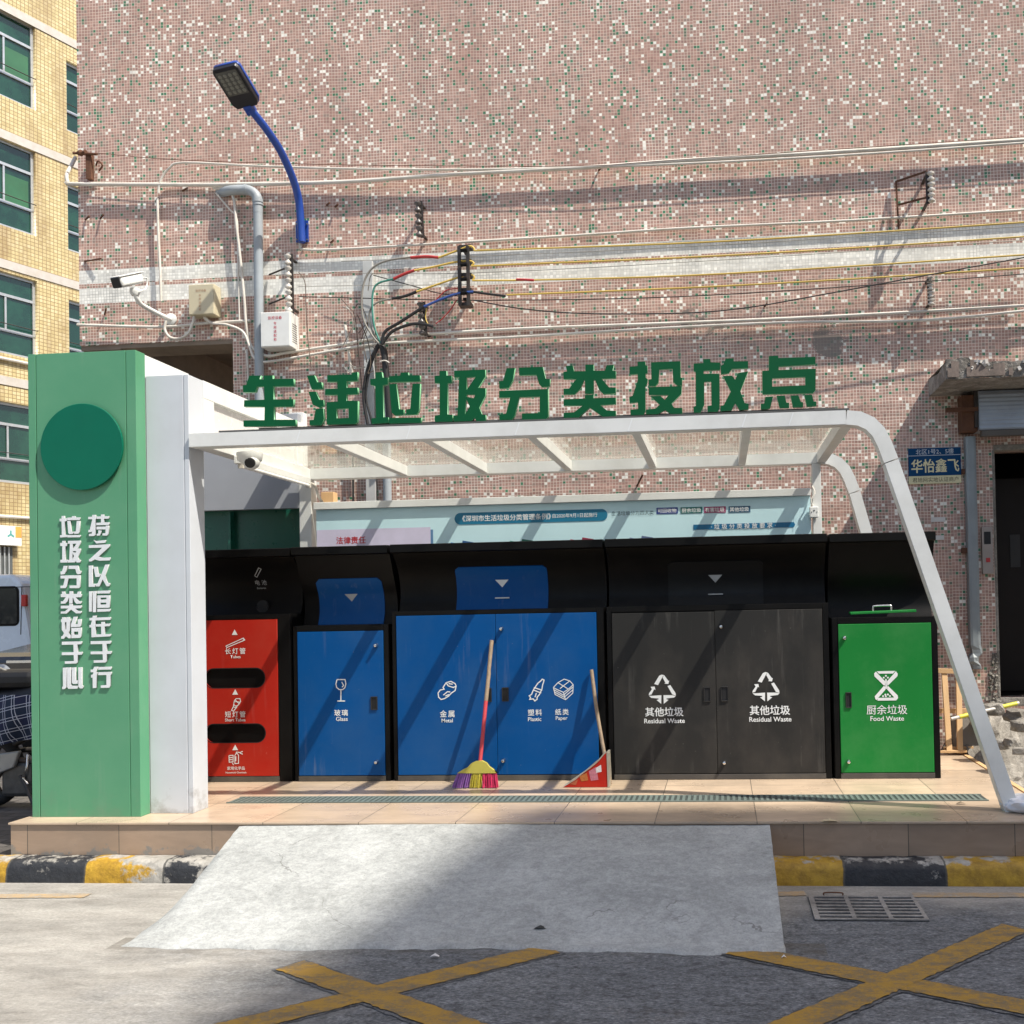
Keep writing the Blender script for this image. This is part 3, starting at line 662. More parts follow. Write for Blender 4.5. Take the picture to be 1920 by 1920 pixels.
for py in (884, 1032):
    q = wp(1806, py, 0.03); MB().box(q.x-0.012, q.x+0.03, YW-0.05, YW-0.004, q.z-0.022, q.z+0.022).build('clamp', RUST, dp)
a, b = wp(1840, 988, .03), wp(1863, 1076, .03)
cp = thing('call_panel', 'narrow brushed lift call panel with a black display beside the doorway', 'call panel', (a.x, YW-0.02, b.z))
MB().box(a.x, b.x, YW-0.04, YW-0.003, b.z, a.z).build('plate', mat('brushed_steel', (0.32, 0.27, 0.24), 0.4, metal=0.6), cp, bevel=0.003)
c0, c1 = wp(1845, 997, .045), wp(1858, 1020, .045); MB().box(c0.x, c1.x, YW-0.0435, YW-0.0405, c1.z, c0.z).build('display', DEEP, cp)
c0, c1 = wp(1849, 1046, .045), wp(1857, 1054, .045); MB().box(c0.x, c1.x, YW-0.045, YW-0.0405, c1.z, c0.z).build('button', RTAPE, cp, bevel=0.002)
# blue shop name plate
a, b = wp(1703, 841, .02), wp(1803, 905, .02); z2 = wp(1703, 893, .02).z; zt = wp(1703, 855, .02).z
sg = thing('name_plate', 'small blue plate with cream characters on the mosaic wall', 'sign', ((a.x+b.x)/2, YW-0.02, b.z))
MB().box(a.x, b.x, YW-0.014, YW-0.003, z2, a.z).build('plate', mat('plate_blue', (0.006, 0.055, 0.145), 0.5, spec=.12), sg)
CREAM = mat('cream_print', (0.72, 0.66, 0.40), 0.5)
MB().box(a.x, b.x, YW-0.014, YW-0.003, b.z, z2-0.001).build('plate', CREAM, sg)
xc = (a.x+b.x)/2
me = fit_text('华怡鑫飞', wp(1709, 875, .0155).x, wp(1798, 875, .0155).x, (zt+z2)/2-0.002, YW-.0155, .022, 1.0, 1.22); link('lettering', me, CREAM, sg)
me = join([fit_text('北区1号2、5樓', wp(1717, 847, .0155).x, wp(1788, 847, .0155).x, (zt+a.z)/2, YW-.0155), MB().box(a.x, b.x, YW-0.0156, YW-0.0145, zt-0.002, zt+0.002).mesh()]); link('lettering', me, mat('pale_print', (0.62, 0.66, 0.68), 0.5), sg)
link('lettering', fit_text('君旭网实地认证商户', wp(1711, 899, .0155).x, wp(1797, 899, .0155).x, (z2+b.z)/2, YW-.0155), mat('brown_print', (0.09, 0.07, 0.04), 0.5), sg)
# two pale stickers
for i, (x0, y0, x1, y1, lab) in enumerate(((1746, 970, 1773, 978, 'pale strip of old paper stuck below the blue name plate'), (1752, 1004, 1770, 1012, 'torn white paper scrap stuck beside the end bin'))):
    a, b = wp(x0, y0, .01), wp(x1, y1, .01)
    tag(MB().box(a.x, b.x, YW-0.006, YW-0.0035, b.z, a.z).build('paper_scrap', mat('paper', (0.6, 0.58, 0.55), 0.7)), lab, 'paper')

# ---------------------------------------------------------------- yellow apartment block in the distance
AX = 24.0
o0 = PY(0, 500, AX); dv = ray(2100, 1120); D = Vector((dv.x, dv.y, 0)).normalized(); NF = Vector((D.y, -D.x, 0))   # facade faces the street
YT = yellow_tile_mat(o0, D)
def FP(px, py):
    p = PPL(px, py, o0, NF); return ((p-Vector((o0.x, o0.y, 0))).dot(D), p.z)
def FW(s, z, out=0): return Vector((o0.x, o0.y, 0))+D*s+Vector((0, 0, z))+NF*out
yb = thing('apartment_building', 'yellow tiled apartment block with green glazed windows and white stripes', 'building', tuple(FW(0, 0)))
def fbox(mb, s0, s1, o0_, o1_, z0, z1):
    b = len(mb.v); mb.v += [FW(s, z, o) for z in (z0, z1) for o in (o0_, o1_) for s in (s0, s1)]
    for q in ((0, 2, 3, 1), (4, 5, 7, 6), (0, 1, 5, 4), (2, 6, 7, 3), (0, 4, 6, 2), (1, 3, 7, 5)): mb.face([b+i for i in q])
wins = []
for yt, yb_, xr in ((48, 207, 66), (284, 443, 66.5), (527, 676, 70), (764, 911, 74)):
    s1, zt_ = FP(xr, yt+0.5*xr*0.0); _, zb_ = FP(xr, yb_); wins.append((s1-2.35, s1, zb_, zt_))
for yt, yb_, xl in ((112, 243, 124), (343, 468, 126.5), (561, 690, 129)):
    s0, zt_ = FP(xl, yt); _, zb_ = FP(xl, yb_); wins.append((s0, s0+2.35, zb_, zt_))
for (s0, s1, zb_, zt_) in wins[:4][-1:]: pass
holes = [[(s0, z0), (s1, z0), (s1, z1), (s0, z1)] for s0, s1, z0, z1 in wins]
link('wall', filled([[(-14, 0), (14, 0), (14, 24), (-14, 24)]]+holes, 0.3, lambda a, b, c: FW(a, b, -0.15+c)), YT, yb)
mb = MB()
for y in (10, 250, 493, 712):
    s, z = FP(2, y); fbox(mb, -14, 14, 0.002, 0.022, z-0.11, z+0.11)
mb.build('stripe', mat('white_band', (0.52, 0.49, 0.45), 0.5, dirt=(0.4, 0.33, 0.22), dirt_amt=0.4), yb)
ALU = mat('aluminium', (0.50, 0.52, 0.53), 0.35, metal=0.5); GG = mat('green_glass', (0.005, 0.036, 0.022), 0.06, var=0.3, scale=0.7, dirt=(0.02, 0.10, 0.055), dirt_amt=0.7, dscale=1.1, spec=0.8)
CURT = mat('green_curtain', (0.03, 0.125, 0.06), 0.5, var=0.3, scale=1.5)
random.seed(11)
for i, (s0, s1, z0, z1) in enumerate(wins):
    fr = MB(); H = z1-z0; t1 = z0+H*0.30; t2 = z0+H*0.73; f = 0.035
    for a, b, c, d in ((s0, s1, z0, z0+2*f), (s0, s1, z1-2*f, z1), (s0, s1, t1-f, t1+f), (s0, s1, t2-f, t2+f)): fbox(fr, a, b, -0.16, -0.09, c, d)
    for q in (s0+f, s1-f): fbox(fr, q-f, q+f, -0.155, -0.095, z0+2*f+.001, z1-2*f-.001)
    m1 = s0+(s1-s0)*0.5
    for q in (s0+(s1-s0)*.02+.9, s1-0.78):
        fbox(fr, q-f*.7, q+f*.7, -0.15, -0.10, t1+f+.001, t2-f-.001)
    for q in (m1,): fbox(fr, q-f*.6, q+f*.6, -0.15, -0.10, z0+2*f+.001, t1-f-.001); fbox(fr, q-f*.6, q+f*.6, -0.15, -0.10, t2+f+.001, z1-2*f-.001)
    w_ = fr.build('window', ALU, yb)
    gl = MB(); fbox(gl, s0+f, s1-f, -0.142, -0.135, z0+f, z1-f); gl.build('pane', GG, w_)
    if i in (0, 4, 1):
        cu = MB(); fbox(cu, s1-0.75, s1-0.12, -0.128, -0.126, t1+0.05, t1+(t2-t1)*(0.55+0.4*random.random())); cu.build('pane', CURT, w_)
    rl = MB(); p = [FW(s0, t1+0.14, 0.015), FW(s1, t1+0.14, 0.015)]; rl.cyl(p[0], p[1], 0.012, n=6); rl.build('rail', DARKM, w_)
mb = MB(); s, z = FP(0, 690)
for y in (1, ): mb.cyl(FW(-8, FP(0, 672)[1], 0.06), FW(6, FP(0, 672)[1], 0.06), 0.04, n=8); mb.cyl(FW(-8, FP(0, 968)[1], 0.06), FW(6, FP(0, 968)[1], 0.06), 0.04, n=8)
mb.build('pipe', PVC, yb)
s, zt_ = FP(31, 988); _, zb_ = FP(31, 1024)
bd = thing('shop_sign', 'white shop sign board with a small teal sprout mark on the yellow block', 'sign', tuple(FW(s-1, zb_, 0.1)))
mb = MB(); fbox(mb, s-2.4, s, 0.05, 0.2, zb_, zt_); mb.build('board', mat('sign_white', (0.75, 0.76, 0.74), 0.4), bd)
mb = MB(); fbox(mb, s-0.16, s-0.005, 0.2015, 0.205, zb_+0.2, zt_-0.01); mb.build('orange_corner', mat('sign_orange', (0.7, 0.36, 0.08), 0.5), bd)
mb = MB()
for da in (90, 215, 325):
    c = (s-0.28, (zb_+zt_)/2+0.03); e = (c[0]+0.1*math.cos(R(da)), c[1]+0.1*math.sin(R(da)))
    mb.ribbon([c, e], 0.045, lambda a, b, z: FW(a, b, 0.206))
mb.build('sprout_mark', mat('teal_print', (0.10, 0.36, 0.34), 0.5), bd)
s, zt_ = FP(22, 1026); _, zb_ = FP(22, 1095)
gr = thing('window_grille', 'vertical barred grey window grille under the white shop board', 'window grille', tuple(FW(s-1, zb_, 0.05)))
mb = MB(); fbox(mb, s-2, s, 0.01, 0.03, zb_, zt_); mb.build('pane', mat('grille_dark', (0.10, 0.11, 0.11), 0.4), gr)
mb = MB()
for i in range(18): fbox(mb, s-2+i*0.11, s-2+i*0.11+0.03, 0.04, 0.07, zb_, zt_)
mb.build('bars', ALU, gr)
# ---------------------------------------------------------------- pipes, cables and fittings on the tiled wall
def run(name, label, cat, pts, off, r, m, n=8, sub=6, group=None):
    """one pipe or cable; pts are (px, py[, extra stand-off])"""
    P = [PY(p[0], p[1], YW-(off if len(p) < 3 else p[2])) for p in pts]
    return tag(MB().tube(P, r, n, sub).build(name, m, smooth=60), label, cat, group)
GC = 'conduits and cables on the tiled wall'
run('conduit', 'thickest white conduit crossing the wall above the blue lamp foot, bent round the building corner', 'conduit', [(141, 296, -.3), (133, 312, -.1), (126, 326, .04), (127, 341, .06), (140, 345, .06), (300, 346), (420, 346), (640, 341), (850, 327), (1100, 314), (1280, 301), (1600, 283), (1990, 258)], 0.065, 0.018, PVC, group=GC)
run('conduit', 'thin white conduit that arches up then follows close above the thickest conduit', 'conduit', [(297, 362), (302, 337), (317, 316), (345, 305), (480, 311), (640, 316), (850, 318), (1040, 315), (1280, 307), (1600, 290), (1990, 263)], 0.07, 0.011, PVC, group=GC)
run('conduit', 'short upright white conduit hanging below the arched one', 'conduit', [(295, 372), (297, 440), (300, 500), (302, 565)], 0.045, 0.012, PVC, group=GC)
run('wire', 'rusty iron wire stretched from the corner bracket along the upper conduits', 'wire', [(182, 287), (340, 300), (640, 309), (850, 311), (1100, 311), (1280, 299), (1990, 252)], 0.10, 0.003, RUST, 5, group=GC)
run('conduit', 'white conduit leading along the wall from the foot of the blue lamp arm', 'conduit', [(563, 450), (563, 461), (572, 468), (640, 467), (850, 455), (1100, 440), (1280, 428), (1600, 413), (1990, 389)], 0.04, 0.012, PVC, group=GC)
run('conduit', 'white conduit curling down beside the grey downpipe', 'conduit', [(400, 353, .03), (424, 355), (438, 372), (443, 420), (450, 480), (458, 560), (462, 610), (472, 650), (500, 667), (540, 661), (640, 646), (730, 632), (960, 617), (1280, 605), (1600, 591), (1990, 569)], 0.06, 0.013, PVC, group=GC)
run('conduit', 'thin white conduit forked beside the curling one and ending at a black cap', 'conduit', [(405, 362), (430, 392), (444, 410), (446, 470), (448, 560), (449, 600)], 0.05, 0.008, PVC, group=GC)
run('conduit', 'white conduit below the camera arm ending beside the white equipment box', 'conduit', [(145, 609), (300, 613), (385, 606), (470, 601)], 0.05, 0.013, PVC, group=GC)
run('conduit', 'lower white conduit of the pair running just above the green characters', 'conduit', [(385, 596), (398, 606), (425, 609), (455, 622), (468, 650), (478, 672), (505, 678), (640, 655), (730, 643), (960, 632), (1280, 613), (1500, 604), (1740, 600), (1990, 575)], 0.075, 0.012, PVC, group=GC)
run('conduit', 'white conduit dropping straight down behind the first green character', 'conduit', [(463, 655), (465, 700), (468, 760)], 0.03, 0.011, PVC, group=GC)
run('cable', 'white cable looped under the camera arm and back up to the beige box', 'cable', [(311, 601), (309, 618), (318, 632), (335, 635), (352, 626), (361, 607), (364, 593)], 0.10, 0.013, PVC, group=GC)
Y1 = [[(889, 470, .2), (1280, 456), (1600, 438), (1990, 412)], [(884, 499, .2), (1280, 483), (1600, 465), (1990, 439)], [(886, 526, .2), (1000, 525), (1280, 517), (1600, 499), (1990, 473)], [(950, 553, .2), (1280, 540), (1600, 523), (1990, 498)]]
LY = ['topmost of four yellow cables stretched from the black rack', 'second yellow cable from the top leaving the black rack', 'third yellow cable from the top with a red taped splice near the rack', 'lowest of the four yellow cables, starting at a black sleeve']
for i, p in enumerate(Y1): run('cable', LY[i], 'cable', p, 0.19, 0.0075, YCAB, 6, 4, 'yellow cables along the wall')
for i, (p, lab) in enumerate((([(640, 490), (880, 481), (1280, 463), (1990, 420)], 'thin grey wire just under the topmost yellow cable'), ([(640, 512, .1), (880, 512), (1280, 492), (1990, 446)], 'thin grey wire just under the second yellow cable'), ([(560, 537, .05), (640, 536), (880, 534)], 'thin wire between the porcelain insulators and the black rack'))):
    run('wire', lab, 'wire', p, 0.17, 0.003, GCAB, 5, 4, GC)
run('cable', 'black cable stretched level below the four yellow cables', 'cable', [(560, 556), (640, 558), (900, 563), (1280, 556), (1740, 527), (1990, 508)], 0.16, 0.0045, KCAB, 6, 5, GC)
run('cable', 'black cable sagging low below the yellow cables and rising at its far end', 'cable', [(888, 563), (980, 579), (1100, 588), (1280, 587), (1400, 577), (1550, 551), (1700, 523), (1990, 470)], 0.24, 0.0055, KCAB, 6, 5, GC)
run('cable', 'black cable running down from the trunking towards the black rack', 'cable', [(700, 516), (770, 535), (820, 549), (866, 556)], 0.14, 0.0045, KCAB, 6, 5, GC)
# loops beside the black rack: each a cable with its taped joint
def loop(label, segs, off=.2):
    root = thing('cable', label, 'cable', tuple(PY(*segs[0][1][0][:2], YW-off)), 'looped service cables beside the black rack')
    for nm, pts, r, m in segs: MB().tube([PY(a, b, YW-off) for a, b in pts], r, 7, 6).build(nm, m, root, smooth=60)
loop('grey and yellow cable with a red taped joint looping over the trunking', [('sheath', [(889, 470), (888, 465), (880, 462), (860, 469), (822, 483)], .009, YCAB), ('taped_joint', [(822, 483), (800, 481), (770, 483)], .013, RTAPE), ('sheath', [(770, 482), (725, 489), (698, 503), (683, 528), (678, 565), (682, 600), (700, 632), (713, 646)], .009, GCAB)])
loop('green and yellow cable with a slanting red taped joint', [('sheath', [(884, 499), (888, 493), (878, 489), (850, 492), (815, 500), (777, 507)], .009, YCAB), ('taped_joint', [(777, 507), (760, 513), (738, 523)], .013, RTAPE), ('sheath', [(738, 523), (710, 531), (700, 545), (698, 575), (702, 612), (714, 645)], .009, GNCAB)], .19)
loop('yellow cable with a long black sleeve reaching the trunking', [('sheath', [(886, 526), (889, 519), (880, 515), (850, 523), (781, 547)], .009, YCAB), ('sleeve', [(781, 547), (760, 555), (735, 560)], .013, KCAB), ('sheath', [(735, 560), (712, 565), (697, 576), (692, 596), (700, 625), (712, 646)], .008, GCAB)], .18)
loop('thick black cable that turns blue as it climbs to the rack', [('sheath', [(716, 645), (722, 622), (750, 604), (795, 575)], .014, KCAB), ('sheath', [(795, 575), (830, 560), (860, 550), (888, 547)], .011, BLCAB), ('sleeve', [(888, 547), (915, 551), (948, 555)], .011, KCAB)], .21)
loop('thick black cable bowed low between the trunking and the small insulators', [('sheath', [(716, 646), (735, 622), (770, 608), (795, 608), (812, 612)], .014, KCAB)], .2)
loop('thin red and yellow cable slanting down from the rack foot', [('sheath', [(862, 540), (836, 545), (815, 565), (800, 575)], .005, RTAPE), ('sheath', [(800, 578), (798, 595), (803, 608), (812, 613)], .005, YCAB)], .19)
run('cable', 'thin red cable hanging slack below the black rack', 'cable', [(856, 563), (845, 580), (830, 597), (817, 607)], 0.18, 0.005, RTAPE, 6, 5, GC)
run('wire', 'red taped splice on the third yellow cable', 'splice', [(968, 524), (985, 524.5), (1001, 525.5)], 0.203, 0.011, RTAPE, 7, 3)
kb = thing('cable_bundle', 'thick black cable bundle dropping from the trunking behind the green characters', 'cable bundle', tuple(PY(722, 700, YW-.12)))
for pts, r in (([(713, 642), (720, 660), (723, 690), (727, 740), (733, 830)], .030), ([(709, 646), (694, 676), (685, 710), (682, 750), (690, 800)], .014), ([(711, 648), (700, 672), (692, 700), (686, 745), (697, 790), (700, 830)], .010)):
    MB().tube([PY(a, b, YW-.13) for a, b in pts], r, 8, 6).build('sheath', KCAB, kb, smooth=60)
MB().tube([PY(a, b, YW-.165) for a, b in ((712, 678), (722, 676), (730, 680))], .006, 6, 4).build('tie', PVC, kb)
fw = [[(640, 560), (652, 574), (663, 586), (668, 610), (672, 660), (680, 740)], [(642, 575), (655, 582), (664, 605), (655, 625), (641, 652)], [(665, 578), (672, 570), (680, 577), (690, 610), (682, 640), (688, 680)], [(648, 605), (660, 600), (662, 625)], [(560, 510), (572, 530), (574, 580), (578, 640), (584, 690)], [(660, 700), (646, 690), (650, 680), (668, 690), (685, 688)], [(672, 625), (690, 605), (676, 640)], [(700, 512), (694, 520), (690, 545)], [(670, 590), (690, 640), (695, 680), (690, 700), (700, 695)]]
lw = ['loose brown wire hanging in front of the upright trunking', 'loose grey wire curled beside the trunking', 'loose pale wire hooped over the trunking', 'short stray wire end near the trunking', 'long loose dark wire hanging below the tall insulator rack', 'pale wire loop just above the second green character', 'small hooked wire on the trunking', 'thin short wire at the trunking top', 'dangling wire that crosses the trunking lower down']
for i, p in enumerate(fw): run('wire', lw[i], 'wire', p, 0.10+0.01*i, 0.0045, GCAB if i % 2 else mat('brown_wire', (0.10, 0.07, 0.05), 0.6), 5, 6, 'loose wires around the trunking')
a, b = wp(679, 489, .05), wp(699, 489, .05)
tag(MB().box(a.x, a.x+0.092, YW-0.05, YW-0.003, 0.4, a.z).build('trunking', mat('trunking_grey', (0.50, 0.51, 0.50), 0.5, dirt=(0.3, 0.28, 0.25), dirt_amt=0.4), bevel=0.004), 'wide pale upright cable trunking on the wall behind the cable loops', 'trunking')
tag(MB().tube([PY(647, 610, YW-.04), PY(653, 650, YW-.04), PY(660, 712, YW-.04)], 0.014, 8).build('conduit', PVC, smooth=60), 'short leaning white conduit stub between the white box and the trunking', 'conduit')
# big grey downpipe with an elbow into the wall, and a second one lower down
pp = thing('downpipe', 'grey drain pipe with an elbow at the top running down past the white box', 'drain pipe', tuple(wp(483, 800)))
Yp_ = YW-0.075
MB().tube([PY(412, 362, YW+.02), PY(432, 357, Yp_), PY(455, 356, Yp_), PY(470, 358, Yp_), PY(481, 368, Yp_), PY(483, 385, Yp_), PY(483.5, 400, Yp_)], 0.043, 14, 6).build('elbow', PIPEG, pp, smooth=50)
MB().cyl(PY(483.5, 372, Yp_), PY(489, 1000, Yp_), 0.041, n=16).build('pipe', PIPEG, pp, smooth=50)
for p, q in (((459, 356), (464, 356)), ((483, 374), (483.2, 380)), ((483.5, 384), (483.7, 386))): MB().cyl(PY(*p, Yp_), PY(*q, Yp_), 0.047, n=16).build('collar', PIPEG, pp, smooth=40)
p2 = thing('downpipe', 'second grey drain pipe standing behind the middle of the canopy', 'drain pipe', tuple(wp(725, 940)))
MB().cyl(PY(724, 700, YW-.05), PY(727, 1000, YW-.05), 0.038, n=14).build('pipe', PIPEG, p2, smooth=50)
tag(MB().cyl(PY(661, 800, YW-.05), PY(663, 1000, YW-.05), 0.010, n=8).build('cable', KCAB, smooth=50), 'upright black cable beside the drain pipes behind the poster board', 'cable')
# porcelain insulator racks
def rack(label, x0, y0, x1, y1, n, m=PORC, bar=DARKM, side=-1, off=.11):
    a, b = PY(x0, y0, YW-off), PY(x1, y1, YW-off)
    root = thing('insulator_rack', label, 'insulator rack', tuple((a+b)/2), 'insulator racks on the wall')
    mb = MB(); mb.bar(a, b, 0.03, 0.008, (0, 1, 0))
    for s in (0.08, 0.92):
        p = a.lerp(b, s); mb.bar(p, (p.x, YW-0.003, p.z), 0.025, 0.012)
    mb.build('bar', bar, root)
    for i in range(n):
        p = a.lerp(b, (i+.5)/n)+Vector((side*0.028, -0.012, 0)); hh = (a-b).length/n*0.46
        MB().lathe(p-Vector((0, 0, hh)), (0, 0, 1), [(0, .012), (hh*.25, .030), (hh*.55, .030), (hh*.85, .014), (hh*1.15, .014), (hh*1.45, .030), (hh*1.75, .030), (2*hh, .012)], 12).build('insulator', m, root, smooth=50)
    return root
t = rack('tall rack of white porcelain insulators on a dark bar above the white box', 546, 476, 549, 588, 5)
for (x, y) in ((505, 515), (505, 570)):
    MB().tube([PY(x, y, YW-.02), PY(x+15, y-6, YW-.08), PY(540, y-14, YW-.1)], .008, 6).build('stay', DARKM, t)
rack('rack of dark insulators high on the wall between lamp and cable rack', 789, 377, 793, 446, 3, mat('dark_porcelain', (0.10, 0.09, 0.085), 0.3))
rack('small rack of dark insulators below the sagging cables near the trunking', 794, 566, 799, 630, 3, mat('dark_porcelain', (0.10, 0.09, 0.085), 0.3), side=-1)
rr = rack('insulator rack on a rusty square frame high above the doorway', 1738, 322, 1740, 382, 3, side=1, off=.2)
for p, q in (((1679, 341), (1738, 321)), ((1685, 384), (1738, 370)), ((1680, 340), (1685, 430))):
    MB().bar(PY(*p, YW-.03), PY(*q, YW-(.2 if q[0] > 1700 else .03)), 0.014, 0.014).build('frame_bar', RUST, rr)
rack('insulator rack low on the wall where the lowest yellow cable passes', 1741, 519, 1743, 574, 4, side=.4)
# the big black cable rack
root = thing('cable_rack', 'large black iron cable rack holding the four yellow cables', 'cable rack', tuple(wp(870, 575)))
for x0, x1 in ((858, 866), (874, 882)):
    a, b = PY(x0, 462, YW-.2), PY(x1+2, 573, YW-.2); MB().box(a.x, b.x-0.01, YW-.215, YW-.19, b.z, a.z).build('upright', DARKM, root)
for y in (460, 487, 513, 541, 568):
    a = PY(871, y, YW-.2); MB().box(a.x-0.055, a.x+0.055, YW-.189, YW-.10, a.z-0.02, a.z+0.01).build('crosspiece', DARKM, root)
for y in (472, 499, 526, 552):
    a = PY(870, y, YW-.2); MB().cyl((a.x-0.02, YW-.235, a.z), (a.x+0.035, YW-.235, a.z), 0.016, n=10).build('bobbin', BLACK, root, smooth=40)
for y in (470, 560):
    a = PY(871, y, YW-.1); MB().bar((a.x, YW-.10, a.z), (a.x, YW-.003, a.z), 0.03, 0.02).build('wall_arm', DARKM, root)
# rusty corner bracket
root = thing('corner_bracket', 'rusty iron bracket with a long bolt at the corner of the pink building', 'bracket', tuple(wp(165, 335)))
MB().bar(PY(168, 290, YW-.06), PY(169, 337, YW-.06), 0.05, 0.05).build('post', RUST, root)
MB().cyl(PY(137, 287, YW-.09), PY(182, 289, YW-.09), 0.012, n=8).build('bolt', RUST, root)
MB().lathe(PY(146, 287, YW-.09), (1, 0, 0), [(0, .02), (.03, .03), (.05, .02), (.08, .025)], 10).build('nut', RUST, root)
MB().tube([PY(180, 310, YW-.02), PY(184, 302, YW-.05), PY(192, 310, YW-.06), PY(186, 320, YW-.04)], .008, 6).build('hook', RUST, root)
# rusted pins left in the tiles
pins = [(160, 412, 168, 405), (188, 410, 194, 402), (158, 490, 190, 485), (342, 358, 352, 352), (612, 385, 618, 380), (628, 388, 634, 383), (1122, 320, 1126, 316), (620, 455, 626, 450), (1194, 912, 1205, 890), (196, 590, 199, 578), (1433, 575, 1438, 569)]
for i, (x0, y0, x1, y1) in enumerate(pins):
    tag(MB().bar(PY(x0, y0, YW-.004), PY(x1, y1, YW-.05), .012, .012).build('iron_pin', RUST), 'rusty iron pin stub left sticking out of the mosaic wall', 'iron pin', 'rusty pins in the wall')
# blue street lamp on its curved arm
lm = thing('street_lamp', 'blue street lamp with a flat LED head on a curved wall arm', 'street lamp', tuple(wp(567, 455)))
a, b = PY(554, 414, YW-.02), PY(578, 453, YW-.02); MB().box(a.x, b.x, YW-.02, YW-.003, b.z, a.z).build('wall_plate', BLUEM, lm, bevel=.003)
for x, y in ((576, 420), (576, 449), (556, 420), (556, 449)): MB().cyl(PY(x, y, YW-.021), PY(x, y, YW-.035), .008, n=8).build('bolt', CHROME, lm)
arm = [PY(566, 454, YW-.07), PY(564, 420, YW-.07), PY(560, 375, YW-.10), PY(549, 335, YW-.20), PY(527, 285, YW-.38), PY(500, 243, YW-.55), PY(470, 205, YW-.70)]
MB().tube(arm, .034, 12, 6).build('arm', BLUEM, lm, smooth=50)
hd = PY(465, 198, YW-.72); tip = PY(420, 124, YW-1.02)
dd = (tip-hd).normalized(); sx_ = Vector((1, 0, 0)); sx_ = (sx_-dd*sx_.dot(dd)).normalized(); up_ = sx_.cross(dd)
if up_.z < 0: up_ = -up_
L = (tip-hd).length
def HM(a, b, c): return hd+sx_*a+dd*b+up_*c
ww = 0.118
outl = [(-ww*.8, 0), (ww*.8, 0), (ww, .04), (ww, L-.03), (ww*.85, L), (-ww*.85, L), (-ww, L-.03), (-ww, .04)]
link('head', filled([outl], .05, lambda a, b, c: HM(a, b, c)), mat('lamp_black', (0.012, 0.012, 0.018), 0.4), lm, bevel=.006)
link('rim', filled([[(p*1.03, q) for p, q in outl], [(p*.9, .02+q*.95) for p, q in outl]], .03, lambda a, b, c: HM(a, b, c+.03)), BLUEM, lm)
fp = MB(); fp.box(-ww*.80, ww*.80, L*.34, L*.92, -.031, -.0255, Matrix(((sx_.x, dd.x, up_.x, hd.x), (sx_.y, dd.y, up_.y, hd.y), (sx_.z, dd.z, up_.z, hd.z), (0, 0, 0, 1))))
lens = fp.build('lens', mat('lamp_lens', (0.10, 0.10, 0.092), 0.2), lm)
mb = MB()
for i in range(5):
    for j in range(4):
        c = HM(-ww*.58+ww*.385*j, L*.42+L*.1*i, -.0315); mb.lathe(c, -up_, [(0, .017), (.003, .015), (.004, .0005)], 8)
mb.build('diode', mat('diode_pale', (0.17, 0.17, 0.145), 0.3), lens)
MB().bar(HM(0, -.07, 0), HM(0, .01, 0), .075, .075, tuple(up_)).build('socket', BLUEM, lm, bevel=.008)
# bullet camera on an elbow arm
cm = thing('security_camera', 'white bullet camera on a bent arm near the building corner', 'camera', tuple(wp(318, 600)))
MB().lathe(PY(321, 599, YW-.003), (0, -1, 0), [(0, .055), (.012, .055), (.02, .04)], 16).build('wall_flange', WHITE, cm, smooth=40)
e = PY(253, 548, YW-.42)
MB().tube([PY(320, 599, YW-.02), PY(300, 590, YW-.13), PY(275, 577, YW-.28), PY(263, 569, YW-.36), PY(256, 558, YW-.41), e], .021, 10, 5).build('arm', WHITE, cm, smooth=50)
MB().lathe(e-Vector((0, 0, .03)), (0, 0, 1), [(0, .03), (.03, .045), (.06, .04)], 14).build('joint', WHITE, cm, smooth=50)
c0, c1 = PY(262, 521, YW-.36), PY(219, 530, YW-.62)
ax_ = (c1-c0).normalized()
MB().bar(c0, c1, .095, .095).build('housing', WHITE, cm, bevel=.022, smooth=40)
MB().bar(c0+Vector((0, 0, .052))+ax_*.01, c1+Vector((0, 0, .052))+ax_*.03, .108, .008).build('sunshield', WHITE, cm, bevel=.003)
MB().bar(c1, c1+ax_*.018, .088, .088).build('lens', DEEP, cm, bevel=.01)
MB().tube([c0-ax_*.02, c0-ax_*.07+Vector((0.02, 0, -.02)), c0-ax_*.05+Vector((.02, 0, -.10)), e+Vector((.05, 0, .01)), e+Vector((.02, 0, -.02))], .007, 6).build('lead', WHITE, cm, smooth=60)
# beige and white boxes
def wbox(name, label, x0, y0, x1, y1, d, m, catn, txt):
    a, b = PY(x0, y0, YW-d), PY(x1, y1, YW-d)
    root = thing(name, label, catn, ((a.x+b.x)/2, YW, b.z))
    MB().box(a.x, b.x, YW-d, YW-.003, b.z, a.z).build('case', m, root, bevel=.006)
    MB().box(a.x+.006, b.x-.006, YW-d-.006, YW-d-.0005, b.z+.006, a.z-.006).build('lid', m, root, bevel=.003)
    W, H = b.x-a.x, a.z-b.z; me = []
    for s, fx, fz, k in txt:
        if len(s) > 4 and k < 0:
            for i, ch in enumerate(s): me.append(text_mesh(ch, -k*H, onY(a.x+W*fx, b.z+H*(fz-i*0.115), YW-d-.008), bold=.01))
        else: me.append(text_mesh(s, k*H, onY(a.x+W*fx, b.z+H*fz, YW-d-.008), bold=.01, space=1.15))
    return root, me, (a, b)
root, me, q = wbox('equipment_box', 'beige wall box with faded red writing beside the camera arm', 353, 534, 402, 589, .13, BEIGE, 'box', [('监控设备', .5, .78, .10), ('专用适配柜', .46, .62, -.10)])
link('lettering', join(me), mat('faded_red', (0.42, 0.27, 0.18), 0.6), root)
root, me, q = wbox('equipment_box', 'white vented wall box with red writing over the grey downpipe', 488, 586, 545, 649, .19, WHITE, 'box', [('监控设备', .5, .82, .115), ('专用适配柜', .5, .66, -.105)])
